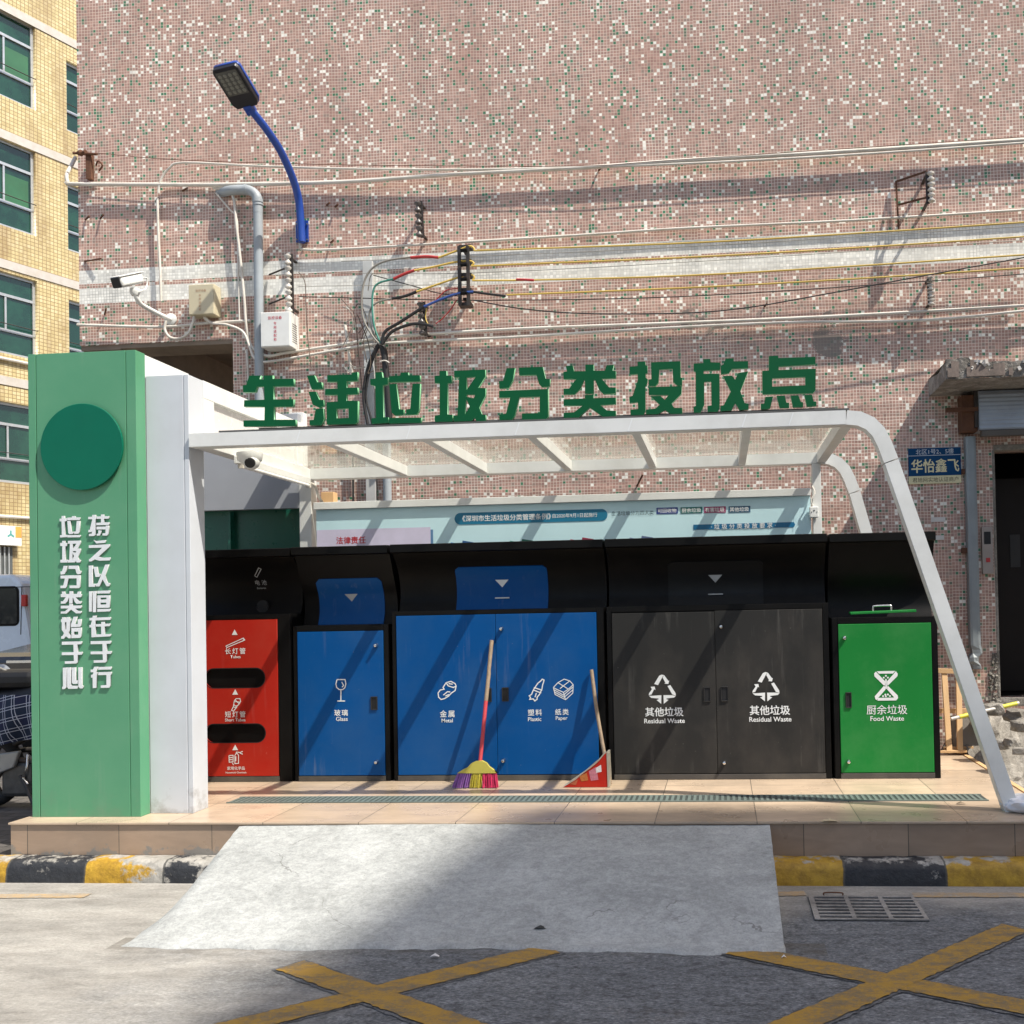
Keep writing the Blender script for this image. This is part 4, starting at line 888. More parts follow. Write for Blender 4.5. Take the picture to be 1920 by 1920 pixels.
link('lettering', join(me), mat('box_red', (0.50, 0.05, 0.09), 0.6), root)
a, b = q; mb = MB()
for i in range(9): mb.box(b.x-.0005, b.x+.0015, YW-.15, YW-.05, b.z+.05+i*.02, b.z+.056+i*.02)
mb.build('vent', DEEP, root)
MB().tube([PY(382, 590, YW-.06), PY(386, 598, YW-.06), PY(396, 606, YW-.06)], .016, 8).build('cable_gland', PVC, bpy.data.objects['equipment_box'])
# ---------------------------------------------------------------- glyph outlines (crop origin, crop scale, loops)
GA = (440, 680, 5.3333); GB = (790, 660, 4.8); GCc = (1160, 640, 4.8); GD = (100, 955, 10.6667); GE = (100, 1120, 10.6667)
GL = {
'生': (GA, [[(145,130),(262,128),(248,165),(290,168),(290,128),(380,125),(380,162),(588,160),(592,232),(385,236),(388,367),(588,365),(585,438),(392,440),(392,570),(608,570),(612,632),(88,638),(88,578),(297,574),(300,440),(92,440),(95,375),(297,370),(293,238),(222,240),(205,292),(85,297),(80,225),(115,222)]]),
'活': (GA, [[(722,130),(795,124),(825,195),(868,195),(880,262),(770,266)],[(738,290),(810,288),(845,370),(888,372),(890,432),(845,450),(780,420)],[(810,462),(885,455),(893,560),(875,610),(855,625),(748,625),(748,575),(790,570)],
  [(925,125),(1165,118),(1172,98),(1228,92),(1228,180),(1118,185),(1120,250),(1228,248),(1232,312),(1118,318),(1118,380),(1232,382),(1228,595),(1205,612),(920,618),(918,395),(1030,388),(1028,322),(902,322),(905,262),(1028,258),(1025,190),(925,192)],[(1015,462),(1138,455),(1140,552),(1020,556)]]),
'垃': (GA, [[(1405,98),(1470,92),(1480,148),(1535,150),(1530,215),(1480,225),(1488,545),(1535,545),(1540,600),(1370,612),(1365,558),(1412,552),(1405,230),(1358,222),(1355,165),(1405,158)],[(1545,135),(1655,128),(1660,98),(1732,95),(1738,125),(1852,125),(1855,185),(1545,195)],
  [(1545,215),(1615,210),(1645,465),(1690,470),(1688,520),(1600,528),(1570,500)],[(1778,210),(1855,208),(1842,480),(1820,515),(1715,522),(1712,468),(1755,462)],[(1545,552),(1865,548),(1862,600),(1545,608)]]),
'圾': (GB, [[(162,170),(225,168),(228,212),(272,212),(272,275),(235,282),(235,562),(280,565),(282,625),(122,628),(120,572),(165,565),(165,282),(120,278),(118,215),(162,212)],
  [(295,168),(575,157),(575,220),(512,322),(578,325),(575,395),(520,500),(545,560),(578,565),(578,618),(495,622),(478,590),(450,620),(290,625),(290,572),(325,568),(340,225),(295,228)],[(405,228),(490,222),(408,340)],[(408,382),(485,383),(472,415),(404,402)],[(401,420),(435,490),(392,562)]]),
'分': (GB, [[(768,145),(842,143),(822,258),(785,320),(702,328),(698,262),(735,258)],[(878,140),(1092,133),(1118,240),(1158,242),(1155,308),(1085,315),(1060,290),(1035,205),(880,208)],
  [(700,350),(1140,332),(1142,580),(1120,605),(905,608),(905,553),(1065,548),(1065,400),(880,405),(840,575),(815,608),(702,612),(700,562),(762,555),(800,408),(700,410)]]),
'类': (GB, [[(1300,125),(1362,122),(1375,172),(1475,172),(1475,113),(1550,112),(1552,168),(1650,168),(1668,118),(1732,115),(1722,168),(1750,170),(1750,235),(1622,240),(1690,318),(1750,320),(1748,370),(1640,378),(1600,340),(1562,250),(1550,250),(1550,372),(1472,375),(1472,250),(1464,250),(1430,330),(1380,378),(1280,382),(1280,330),(1330,328),(1385,253),(1400,243),(1280,242),(1278,178),(1310,175)],
  [(1280,425),(1472,418),(1472,386),(1548,383),(1550,415),(1750,410),(1750,468),(1610,478),(1670,525),(1750,530),(1750,575),(1635,582),(1515,500),(1415,588),(1280,592),(1280,548),(1375,542),(1455,480),(1280,482)]]),
'投': (GCc, [[(170,183),(238,180),(242,215),(258,218),(258,285),(240,290),(245,330),(262,340),(250,400),(240,400),(240,625),(225,660),(108,665),(105,615),(175,608),(172,545),(98,555),(95,500),(125,490),(172,350),(170,292),(98,297),(97,228),(170,222)],
  [(292,188),(555,178),(558,325),(572,330),(570,395),(530,398),(490,365),(485,245),(365,252),(358,370),(330,400),(270,400),(268,345),(295,340)],
  [(270,412),(568,402),(565,470),(475,560),(500,598),(572,600),(572,650),(470,652),(415,618),(350,655),(245,655),(245,615),(330,605),(370,570),(285,492),(375,490),(415,525),(450,482),(270,480)]]),
'放': (GCc, [[(760,160),(825,158),(828,188),(914,190),(914,255),(765,262),(765,292),(908,290),(910,600),(890,632),(800,635),(798,582),(835,575),(832,360),(770,362),(770,570),(735,640),(675,640),(672,590),(695,580),(692,270),(675,268),(675,200),(760,195)],
  [(962,155),(1035,152),(1035,180),(1165,178),(1165,240),(1020,245),(990,285),(920,295),(918,222),(945,205)],[(940,312),(1022,308),(1048,345),(1075,285),(1165,270),(1095,450),(1135,555),(1170,562),(1170,610),(1088,618),(1050,555),(1015,620),(915,628),(915,580),(945,575),(1010,450)]]),
'点': (GCc, [[(1352,132),(1435,128),(1438,150),(1772,138),(1772,205),(1440,225),(1440,258),(1775,245),(1772,440),(1750,465),(1295,475),(1292,265),(1352,262)],[(1382,330),(1680,318),(1682,395),(1382,408)],
  [(1320,500),(1390,495),(1365,600),(1335,608),(1280,610),(1280,562),(1310,560)],[(1422,490),(1495,488),(1510,550),(1535,552),(1535,595),(1450,598)],[(1548,488),(1618,485),(1640,545),(1660,548),(1660,590),(1570,592)],[(1672,482),(1740,480),(1755,540),(1780,542),(1780,580),(1695,585)]]),
'持': (GD, [[(760,108),(826,108),(826,140),(842,140),(842,190),(826,195),(826,505),(795,530),(695,532),(695,490),(750,485),(755,440),(720,455),(682,455),(682,410),(710,405),(758,215),(758,195),(680,195),(680,148),(760,145)],
  [(935,100),(990,100),(992,135),(1088,135),(1090,182),(995,185),(995,255),(1098,258),(1095,310),(840,315),(840,268),(935,262),(935,185),(850,188),(850,140),(935,138)],[(845,345),(1030,342),(1030,322),(1088,322),(1090,395),(1080,495),(1055,522),(965,522),(965,480),(1025,472),(1028,398),(845,400)],[(885,412),(945,425),(915,520),(850,525),(850,490),(880,480)]]),
'之': (GD, [[(785,610),(835,632),(1025,612),(1020,668),(840,680)],[(690,718),(1108,695),(1105,745),(885,940),(960,965),(1115,960),(1112,1020),(900,1025),(810,1000),(740,1040),(695,1040),(695,995),(720,985),(960,765),(692,770)]]),
'以': (GD, [[(690,1125),(765,1122),(765,1485),(815,1488),(815,1548),(690,1550)],[(785,1150),(855,1148),(880,1285),(915,1290),(908,1348),(825,1352)],[(1020,1105),(1090,1100),(1015,1320),(1060,1465),(1105,1475),(1105,1535),(1045,1538),(968,1400),(905,1540),(830,1540),(830,1488),(870,1478)]]),
'恒': (GD, [[(695,1640),(752,1637),(752,2045),(695,2045)],[(770,1635),(835,1632),(838,2055),(772,2058)],[(860,1630),(1110,1622),(1110,1680),(860,1685)],[(862,1722),(1110,1718),(1110,1955),(1090,1968),(862,1972)],[(925,1768),(1045,1762),(1045,1800),(930,1805)],[(925,1868),(1040,1865),(1042,1900),(928,1905)],[(862,1995),(1115,1990),(1115,2040),(862,2050)]]),
'在': (GE, [[(770,368),(845,365),(830,405),(1125,395),(1125,450),(825,462),(825,740),(940,740),(938,585),(835,585),(832,538),(940,532),(940,492),(1008,490),(1008,528),(1115,525),(1112,575),(1008,582),(1008,738),(1125,732),(1125,780),(745,800),(742,600),(705,605),(702,555),(730,550),(755,462),(705,462),(702,415),(765,408)]]),
'于': (GE, [[(728,878),(1130,870),(1130,925),(1045,930),(1050,1078),(1140,1075),(1140,1130),(1050,1135),(1050,1280),(1020,1305),(790,1310),(788,1262),(975,1255),(970,1138),(728,1140),(728,1085),(968,1082),(965,935),(728,938)]]),
'行': (GE, [[(800,1390),(870,1388),(830,1490),(862,1500),(845,1560),(845,1812),(770,1818),(768,1605),(738,1610),(735,1555),(770,1545),(785,1500),(730,1500),(728,1448),(775,1445)],[(880,1395),(1140,1388),(1140,1445),(880,1450)],[(880,1500),(1142,1492),(1140,1550),(1125,1555),(1122,1770),(1100,1810),(930,1812),(930,1765),(1045,1755),(1045,1555),(880,1558)]]),
'始': (GE, [[(155,400),(215,398),(212,430),(235,430),(240,398),(305,395),(302,425),(325,425),(325,485),(318,490),(310,650),(280,710),(330,770),(330,820),(285,820),(232,775),(195,828),(140,828),(140,780),(165,775),(195,715),(150,650),(150,500),(135,495),(135,440),(155,435)],[(210,500),(245,498),(240,640),(215,640)],
  [(385,390),(460,385),(410,535),(470,532),(468,440),(535,435),(535,565),(515,590),(334,598),(334,545)],[(342,615),(540,605),(538,780),(515,812),(342,818)],[(395,688),(480,685),(480,745),(395,748)]]),
'心': (GE, [[(170,1410),(245,1405),(242,1800),(210,1835),(158,1838),(158,1790),(175,1785)],[(255,1405),(328,1402),(330,1745),(355,1770),(470,1772),(465,1828),(285,1832),(258,1800)],[(352,1405),(425,1402),(428,1660),(468,1665),(466,1732),(375,1735),(352,1705)],[(480,1402),(552,1400),(552,1765),(575,1770),(572,1822),(515,1825),(482,1790)]]),
}
def glyph_world(ch, Y):
    (ox, oy, sc), loops = GL[ch]; out = []
    for L in loops:
        out.append([(lambda p: (p.x, p.z))(PY(ox+x/sc, oy+y/sc, Y)) for x, y in L])
    return out
def fit(loops, x0, z0, x1, z1):
    xs = [p[0] for L in loops for p in L]; zs = [p[1] for L in loops for p in L]
    ax, bx, az, bz = min(xs), max(xs), min(zs), max(zs)
    return [[(x0+(p[0]-ax)/(bx-ax)*(x1-x0), z0+(p[1]-az)/(bz-az)*(z1-z0)) for p in L] for L in loops]
def glyph(name, loops, Y, d, m, edge, parent):
    me = filled(loops, d, lambda a, b, c: (a, Y-c, b))
    o = link(name, me, [m, edge], parent)
    for p in o.data.polygons: p.material_index = 0 if p.normal.y < -0.9 else 1
    return o

# ---------------------------------------------------------------- green sign pillar
YPF = 6.165
pil = thing('sign_pillar', 'tall pale green pillar with a round badge and two columns of silver characters', 'pillar', (-4.07, YPF+.1, ZF))
GREEND2 = mat('pillar_seam', (0.05, 0.22, 0.10), 0.5)
mb = MB(); mb.box(-4.432, -4.381, YPF, 6.272, ZF, 3.31); mb.box(-4.376, -3.772, YPF, 6.272, ZF, 3.31); mb.box(-3.767, -3.703, YPF, 6.272, ZF, 3.31); mb.box(-4.381, -3.767, YPF+.006, 6.27, ZF, 3.308)
mb.build('cladding', GREENP, pil, bevel=0.002)
MB().box(-4.43, -3.704, 6.274, 6.82, ZF, 3.305).build('body', WHITE, pil, bevel=0.003)
cA, cB = PY(153.5, 838, YPF-.02), PY(231, 838, YPF-.02); rd = (cB.x-cA.x)
MB().lathe((cA.x, YPF-.001, cA.z), (0, -1, 0), [(0, rd*.9), (.012, rd*.9), (.0121, rd), (.024, rd), (.026, rd*.99)], 64).build('badge', DISCG, pil)
cols = [('垃', GD, 105, 130, 520, 555), ('圾', GD, 115, 630, 525, 1060), ('分', GD, 120, 1130, 535, 1575), ('类', GD, 125, 1640, 545, 2080), ('于', GE, 148, 888, 558, 1325)]
for ch, (ox, oy, sc), x0, y0, x1, y1 in cols:
    a, b = PY(ox+x0/sc, oy+y0/sc, YPF-.02), PY(ox+x1/sc, oy+y1/sc, YPF-.02)
    glyph('character', fit(glyph_world(ch, YPF), a.x, b.z, b.x, a.z), YPF-.0055, .011, LETW, PRINTG, pil)
for ch in '持之以恒在于行始心': glyph('character', glyph_world(ch, YPF-.02), YPF-.0055, .011, LETW, PRINTG, pil)

# ---------------------------------------------------------------- white glazed shelter
YC = 6.30                     # front beam
ZT, ZBm = 2.776, 2.688        # beam top and underside
sh = thing('shelter', 'white steel bin shelter with a glass roof and slanting legs', 'shelter', (-1.3, 7.1, ZF))
# front post beside the pillar, upper side frame, back cabinet wall
mb = MB(); mb.box(-3.700, -3.447, 6.272, 6.46, ZF, 3.165); mb.box(-3.442, -3.411, 6.272, 6.46, ZF, 3.165); mb.box(-3.447, -3.442, 6.276, 6.45, ZF, 3.163)
mb.build('post', GREYW, sh, bevel=0.003)
mb = MB(); mb.box(-3.47, -3.408, 6.462, 8.10, 3.05, 3.168); mb.box(-3.47, -3.408, 6.462, 6.60, 2.79, 3.049); mb.box(-3.47, -3.408, 7.95, 8.10, 2.79, 3.049)
mb.build('side_frame', WHITE, sh, bevel=0.003)
MB().box(-3.445, -3.437, 6.601, 7.949, 2.79, 3.049).build('side_panel', mat('acrylic', (0.62, 0.60, 0.58), 0.25, var=0.05), sh)
q = PY(380, 958, 8.0); zc = q.z
mb = MB(); mb.box(-4.43, -3.42, 8.0, 8.06, zc, 3.24)
mb.build('back_panel', mat('shade_grey_panel', (0.30, 0.315, 0.34), 0.45, var=0.05), sh, bevel=0.003)
mb = MB(); mb.box(-4.43, -3.42, 8.14, 8.16, ZF, zc+.05); mb.box(-4.06, -4.04, 8.07, 8.139, ZF, zc-.002)
mb.build('green_recess', mat('recess_green', (0.006, 0.095, 0.062), 0.3, var=0.06), sh)
mb = MB(); mb.box(-3.418, -3.318, 8.0, 8.12, ZF, 2.69); mb.box(-3.50, -3.40, 8.062, 8.14, 2.80, 3.26); mb.build('post', WHITE, sh, bevel=0.003)
# beams with bent right-hand ends running into slanting legs
def bent(Yc, wy, x0, name, fx=1.712):
    path = [(x0, 2.732), (0.78, 2.732), (0.86, 2.722), (0.925, 2.69), (0.975, 2.635), (1.01, 2.56), (1.045, 2.46)]
    foot = (fx, ZF+0.002); wv = .088
    def ribbon2(pts, dname):
        L, Q = [], []
        for i, p in enumerate(pts):
            a = Vector(pts[max(i-1, 0)]); b = Vector(pts[min(i+1, len(pts)-1)]); t = (b-a).normalized(); nn = Vector((-t.y, t.x)); p = Vector(p)
            L.append(p+nn*wv/2); Q.append(p-nn*wv/2)
        mb = MB(); rows = []
        for l, r_ in zip(L, Q): rows.append([(l.x, Yc-wy/2, l.y), (l.x, Yc+wy/2, l.y), (r_.x, Yc+wy/2, r_.y), (r_.x, Yc-wy/2, r_.y), (l.x, Yc-wy/2, l.y)])
        mb.grid(rows); n_ = len(rows); mb.face([0, 1, 2, 3]); e = (n_-1)*5; mb.face([e, e+3, e+2, e+1])
        return mb
    ribbon2(path[:2], 0).build(name, WHITE, sh, bevel=.003)
    ribbon2([(0.783, 2.732)]+path[2:], 0).build('corner_bend', WHITE, sh, smooth=30)
    d = Vector((foot[0]-1.045, foot[1]-2.46)).normalized()
    p0 = (1.045+d.x*.006, 2.46+d.y*.006)
    ribbon2([p0, foot], 0).build('leg', WHITE, sh, bevel=.003)
bent(YC, .10, -3.40, 'front_beam'); bent(8.0, .10, -3.316, 'back_beam', 1.60)
RX = [-2.52, -1.868, -1.187, -0.516, 0.182]
for x in RX:
    MB().box(x-.028, x+.028, YC+.052, 7.948, 2.694, 2.772).build('rafter', WHITE, sh, bevel=.003)
MB().box(-3.40, -3.30, YC+.052, 7.948, 2.690, 2.774).build('side_beam', WHITE, sh, bevel=.003)
MB().box(0.76, 0.83, YC+.052, 7.948, 2.693, 2.773).build('rafter', WHITE, sh, bevel=.003)
xs = [-3.345]+RX+[0.80]
for a, b in zip(xs[:-1], xs[1:]): MB().box(a+.006, b-.006, YC+.01, 8.0, 2.7795, 2.7875).build('glass_pane', GLASS, sh)
MB().box(-3.2, 0.80, YC-.049, YC+.005, 2.7785, 2.788).build('roof_trim', mat('trim_grey', (0.10, 0.10, 0.095), 0.5), sh)
for px_ in (555, 762, 966, 1178, 1392, 1480):
    mb = MB(); a = PY(px_+6, 795, YC-.051); mb.ribbon([(a.x+.006, ZT-.004), (a.x-.022, ZBm+.006)], .007, lambda u, v, z: (u, YC-.0512, v)); mb.build('weld_seam', PRINT, sh)
# socket box, conduit and tube light of the shelter
a, b = PY(1517, 951, 7.94), PY(1534, 971, 7.94)
sk = thing('socket_box', 'white switched socket box with a dangling lead on the far back post', 'socket', ((a.x+b.x)/2, 7.96, b.z))
MB().box(a.x, b.x, 7.90, 7.946, b.z, a.z).build('case', WHITE, sk, bevel=.006)
mb = MB(); c = (a+b)/2
for dx, dz, r_ in ((-.018, .0, .004), (.0, .012, .006), (.022, 0, .004)): mb.cyl((c.x+dx, 7.8995, c.z+dz), (c.x+dx, 7.898, c.z+dz), r_, n=8)
mb.build('socket_hole', DEEP, sk)
MB().tube([(c.x-.005, 7.92, a.z), (c.x-.02, 7.91, a.z+.05), (c.x+.01, 7.92, a.z+.11), (c.x-.01, 7.94, a.z+.17)], .006, 6).build('lead', PVC, sk)
MB().box(0.722, 0.79, 7.951, 8.03, ZF, 2.687).build('post', WHITE, sh, bevel=.003)
tl = thing('tube_light', 'unlit white tube light under the side beam of the canopy', 'tube light', (-3.27, 7.3, 2.66))
MB().box(-3.30, -3.255, 6.65, 7.85, 2.635, 2.685).build('batten', WHITE, tl, bevel=.004)
MB().cyl((-3.262, 6.68, 2.622), (-3.262, 7.82, 2.622), .014, n=12).build('tube', mat('tube_white', (0.8, 0.8, 0.78), 0.25), tl, smooth=50)
for y in (6.67, 7.81): MB().box(-3.28, -3.245, y, y+.02, 2.605, 2.64).build('end_cap', PVC, tl)
MB().tube([(-3.27, 7.86, 2.65), (-3.27, 7.98, 2.63), (-3.26, 8.02, 2.55), (-3.25, 8.16, 2.46), (-3.27, 8.2, 2.40)], .012, 8).build('cable', PVC, tl, smooth=60)
# dome camera beneath the front beam
dc = thing('dome_camera', 'white turret dome camera with a dark eye hanging under the canopy', 'camera', (-3.02, 6.6, 2.6))
c = PY(468, 848, 6.55)
MB().lathe((c.x, 6.55, 2.686), (0, 0, -1), [(0, .085), (.012, .085), (.05, .078), (.075, .05)], 24).build('base', WHITE, dc, smooth=40)
ball = Vector((c.x+.02, 6.53, 2.625)); ax_ = Vector((.25, -1, -.35)).normalized()
MB().lathe(ball-ax_*.055, ax_, [(.0, .012), (.015, .038), (.035, .052), (.055, .056), (.08, .05), (.098, .038)], 20).build('eyeball', WHITE, dc, smooth=50)
MB().lathe(ball+ax_*.038, ax_, [(.0, .034), (.008, .034), (.012, .024)], 18).build('lens', DEEP, dc)
# wooden offcut and the like resting on the poster board's top rail
a, b = PY(606, 924, 8.25), PY(630, 946, 8.25)
tag(MB().box(a.x, b.x, 8.2, 8.29, b.z-.02, a.z).build('wooden_block', WOOD, bevel=.004), 'small yellow wooden block behind the end of the poster rail', 'wood block')
tag(MB().box(-3.3, -3.1, 8.15, 8.35, 2.40, b.z-.021).build('shelf_bracket', PVC), 'pale wall bracket carrying the small wooden block', 'bracket')

# ---------------------------------------------------------------- green roof characters
sg = thing('roof_sign', 'row of nine green characters standing along the canopy edge', 'sign lettering', (-1.1, 6.2, 2.79))
for ch in '生活垃圾分类投放点': glyph('character', glyph_world(ch, 6.255), 6.27, .03, SIGNG, SIGNGE, sg)
MB().box(-2.95, 0.72, 6.29, 6.302, 2.7895, 2.803).build('mount_rail', mat('trim_grey', (0.22, 0.22, 0.21), 0.5), sg)

# ---------------------------------------------------------------- blue information board on the back of the shelter
pb = thing('notice_board', 'pale blue waste sorting notice board in a white frame behind the bins', 'notice board', (-1.3, 8.07, ZF))
zt_, zr = 2.438, 2.497
MB().box(-3.258, 0.706, 7.955, 7.995, 1.2, zt_).build('board', mat('board_blue', (0.56, 0.79, 0.85), 0.35, var=0.03, dirt=(0.45, 0.62, 0.66), dirt_amt=0.2), pb)
MB().box(-3.27, 0.708, 7.928, 8.0, zt_+.001, zr).build('frame', WHITE, pb, bevel=.003)
YQ = 7.9525
def b2(px, py): p = PY(px, py, YQ); return (p.x, p.z)
def rrect(x0, z0, x1, z1, r, n=6):
    out = []
    for cx, cz, a0 in ((x1-r, z1-r, 0), (x0+r, z1-r, 90), (x0+r, z0+r, 180), (x1-r, z0+r, 270)):
        for i in range(n+1): out.append((cx+r*math.cos(R(a0+90*i/n)), cz+r*math.sin(R(a0+90*i/n))))
    return out
flat = lambda Y: (lambda u, v, z=0: (u, Y-z, v))
def patch(name, polys, m, Y, parent):
    mb = MB()
    for i, p in enumerate(polys): mb.fan(p, flat(Y-i*.00015))
    return mb.build(name, m, parent, fix=False)
TEALP = mat('teal_pill', (0.005, 0.17, 0.30), 0.4)
(x0, z1), (_, z0), (x1, _) = b2(852, 962), b2(852, 984), b2(1139, 960)
patch('title_banner', [rrect(x0, z0, x1, z1, (z1-z0)/2)], TEALP, YQ, pb)
zc = (z0+z1)/2
T = lambda s, size, x, z, al='CENTER', b=0.01, sp=1.0: text_mesh(s, size, onY(x, z, YQ-.002), al, bold=b, space=sp)
FT = lambda s, px0, px1, z, b=.0, sp=1.0, tl=1.0: fit_text(s, b2(px0, 970)[0], b2(px1, 970)[0], z, YQ-.002, b, sp, tl)
tx = [FT('《深圳市生活垃圾分类管理条例》', 867, 1033, zc, .014), FT('自2020年9月1日起施行', 1036, 1120, zc+.002, .004)]
link('lettering', join(tx), PRINT, pb)
x0, z0 = b2(1146, 963); link('lettering', FT('生活垃圾分为四大类:', 1147, 1228, z0), mat('ink', (0.04, 0.09, 0.12), 0.5), pb)
for (px0, px1, s, col) in ((1231, 1271, '可回收物', (0.02, 0.05, 0.26)), (1276, 1317, '厨余垃圾', (0.01, 0.15, 0.14)), (1320, 1361, '有害垃圾', (0.32, 0.05, 0.14)), (1366, 1407, '其他垃圾', (0.02, 0.10, 0.19))):
    (x0, za), (x1, _) = b2(px0, 958-.019*(px0-1231)), b2(px1, 958)
    patch('tag_box', [rrect(x0, za-.025, x1, za+.025, .004)], mat('tag_'+s, col, 0.4), YQ, pb); link('lettering', FT(s, px0+2.5, px1-2.5, za, .01), PRINT, pb)
(x0, za), (x1, zb2) = b2(1300, 990), b2(1491, 984)
zc = (za+zb2)/2+.004
ARW = mat('board_arrow', (0.55, 0.78, 0.85), 0.4)
patch('arrow_head', [[(x1-.02, zc-.055), (x1+.025, zc+.01), (x1-.005, zc+.075)]], ARW, YQ+.0006, pb)
patch('heading_bar', [[(x0, zc-.02), (x1-.01, zc-.02), (x1, zc), (x1-.01, zc+.02), (x0, zc+.02)]], mat('bar_blue', (0.005, 0.14, 0.30), 0.4), YQ, pb)
link('lettering', FT('·垃圾分类投放要求·', 1333, 1454, zc, .012, 1.6), PRINT, pb)
(x0, z1), (x1, z0) = b2(594, 994), b2(808, 1040)
patch('legal_panel', [[(x0, z0), (x1+.02, z0), (x1+.02, z1-.02), (x0, z1-.02)]], mat('panel_shadow_blue', (0.10, 0.22, 0.40), 0.4), YQ, pb)
patch('legal_panel', [[(x0, z0), (x1, z0), (x1, z1), (x0, z1)]], mat('panel_lilac', (0.62, 0.58, 0.74), 0.4), YQ-.001, pb)
x0, z0 = b2(657, 1013); link('lettering', FT('法律责任', 630, 685, z0, .018), mat('ink_red', (0.50, 0.03, 0.04), 0.5), pb)
for px_, py_, c1, c2 in ((841, 1017, (0.02, 0.22, 0.55), (0.01, 0.08, 0.24)), (952, 1014, (0.01, 0.27, 0.20), (0.01, 0.15, 0.11)), (1065, 1011, (0.45, 0.05, 0.10), (0.28, 0.02, 0.06)), (1176, 1008, (0.14, 0.18, 0.34), (0.09, 0.13, 0.25))):
    x0, z0 = b2(px_, py_); 
    patch('bin_picture', [[(x0, z0-.1), (x0+.02, z0), (x0+.11, z0-.018), (x0+.11, z0-.1)]], mat('pic%d' % px_, c1, 0.4), YQ, pb)
    patch('bin_picture', [[(x0+.11, z0-.02), (x0+.115, z0+.012), (x0+.205, z0-.004), (x0+.205, z0-.06), (x0+.11, z0-.06)]], mat('pid%d' % px_, c2, 0.4), YQ, pb)
mb = MB(); mb.ribbon([b2(1310, 1007), b2(1498, 1002), b2(1498, 1006)], .006, flat(YQ)); mb.build('ruled_line', mat('ink', (0.04, 0.09, 0.12), 0.5), pb, fix=False)

# ---------------------------------------------------------------- waste bins
def hood_curve(zt, hz, n=14):
    """side view (depth behind the bin front, height) of the scooped black hood above the cabinet"""
    P = [(0.19, zt), (0.225, zt+.10), (0.215, zt+.22), (0.155, zt+.33), (0.05, hz-.065)]
    return [(p.x, p.y) for p in catmull([(a, b, 0) for a, b in P], 6)]
def bin_body(root, x0, x1, zt, hz, side=.0):
    prof = [(0.012, ZF+.002), (0.012, zt)]+hood_curve(zt, hz)+[(0.0, hz-.065), (-.012, hz-.058), (-.012, hz-.004), (-.006, hz), (.55, hz+.004), (.55, ZF+.002)]
    mb = MB(); n = len(prof)
    mb.v += [Vector((x0, YB+d, z)) for d, z in prof]+[Vector((x1, YB+d, z)) for d, z in prof]
    for i in range(n-1): mb.face([i, i+1, n+i+1, n+i])
    mb.face([n-1, 0, n, 2*n-1])
    mb.face(list(range(n))); mb.face(list(range(n, 2*n))[::-1])
    return mb.build('body', BLACK, root, smooth=32)
def frame(root, x0, x1, zt, dx0, dx1, dz0, dz1):
    mb = MB(); y0, y1 = YB-.004, YB+.0115
    mb.box(x0, dx0-.004, y0, y1, ZF+.002, zt); mb.box(dx1+.004, x1, y0, y1, ZF+.002, zt); mb.box(dx0-.0035, dx1+.0035, y0, y1, dz1+.004, zt)
    mb.build('frame', BLACK, root, bevel=.002)
    MB().box(dx0-.0035, dx1+.0035, YB-.010, y1, ZF+.002, dz0-.005).build('kick_plate', mat('kick_grey', (0.06, 0.055, 0.05), 0.45, dirt=(0.18, 0.16, 0.13), dirt_amt=0.5), root, bevel=.002)
def hood_patch(root, name, x0, x1, zt, hz, s1, m, lift=.007, rad=.03):
    C = hood_curve(zt, hz); k = int((len(C)-1)*s1); rows = []
    for i in range(k+1):
        d, z = C[i]; a = C[max(i-1, 0)]; b = C[min(i+1, len(C)-1)]; t = Vector((b[0]-a[0], b[1]-a[1])).normalized(); nn = Vector((-t.y, t.x))
        top = (C[k][1]-z); ins = 0 if top > rad else rad-math.sqrt(max(0, rad*rad-(rad-top)**2))
        p = (d+nn.x*lift, z+nn.y*lift)
        rows.append([(x0+ins, YB+d, z), (x0+ins, YB+p[0], p[1]), (x1-ins, YB+p[0], p[1]), (x1-ins, YB+d, z)])
    mb = MB(); mb.grid(rows); mb.face([4*k+i for i in range(4)])
    return mb.build(name, m, root, smooth=30)
def on_hood(zt, hz, z, lift=.009):
    C = hood_curve(zt, hz)
    for (d0, z0), (d1, z1) in zip(C[:-1], C[1:]):
        if z0 <= z <= z1 or z1 <= z <= z0:
            t = (z-z0)/(z1-z0) if z1 != z0 else 0; tv = Vector((d1-d0, z1-z0)).normalized(); return d0+(d1-d0)*t-tv.y*lift
    return C[-1][0]
def hood_marks(flap, xc, zt, hz, zm, zs, m):
    f = lambda u, v, z=0: (u, YB+on_hood(zt, hz, v)-z, v)
    MB().fan([(xc-.052, zm+.026), (xc+.052, zm+.026), (xc, zm-.032)], f).build('arrow_mark', m, flap, fix=False)
    if zs: MB().box(xc-.056, xc+.056, YB+on_hood(zt, hz, zs, .010)-.008, YB+on_hood(zt, hz, zs, .010), zs-.005, zs+.005).build('pull_slot', m if m is PRINT else PRINTG, flap, bevel=.002)
def knob(door, px, py):
    p = PY(px, py, YB-.02); mb = MB(); mb.lathe((p.x, YB-.009, p.z), (0, -1, 0), [(0, .017), (.012, .017), (.020, .012), (.024, .012), (.034, .011), (.036, .008)], 16); o = mb.build('lock', CHROME, door, smooth=40)
    return o
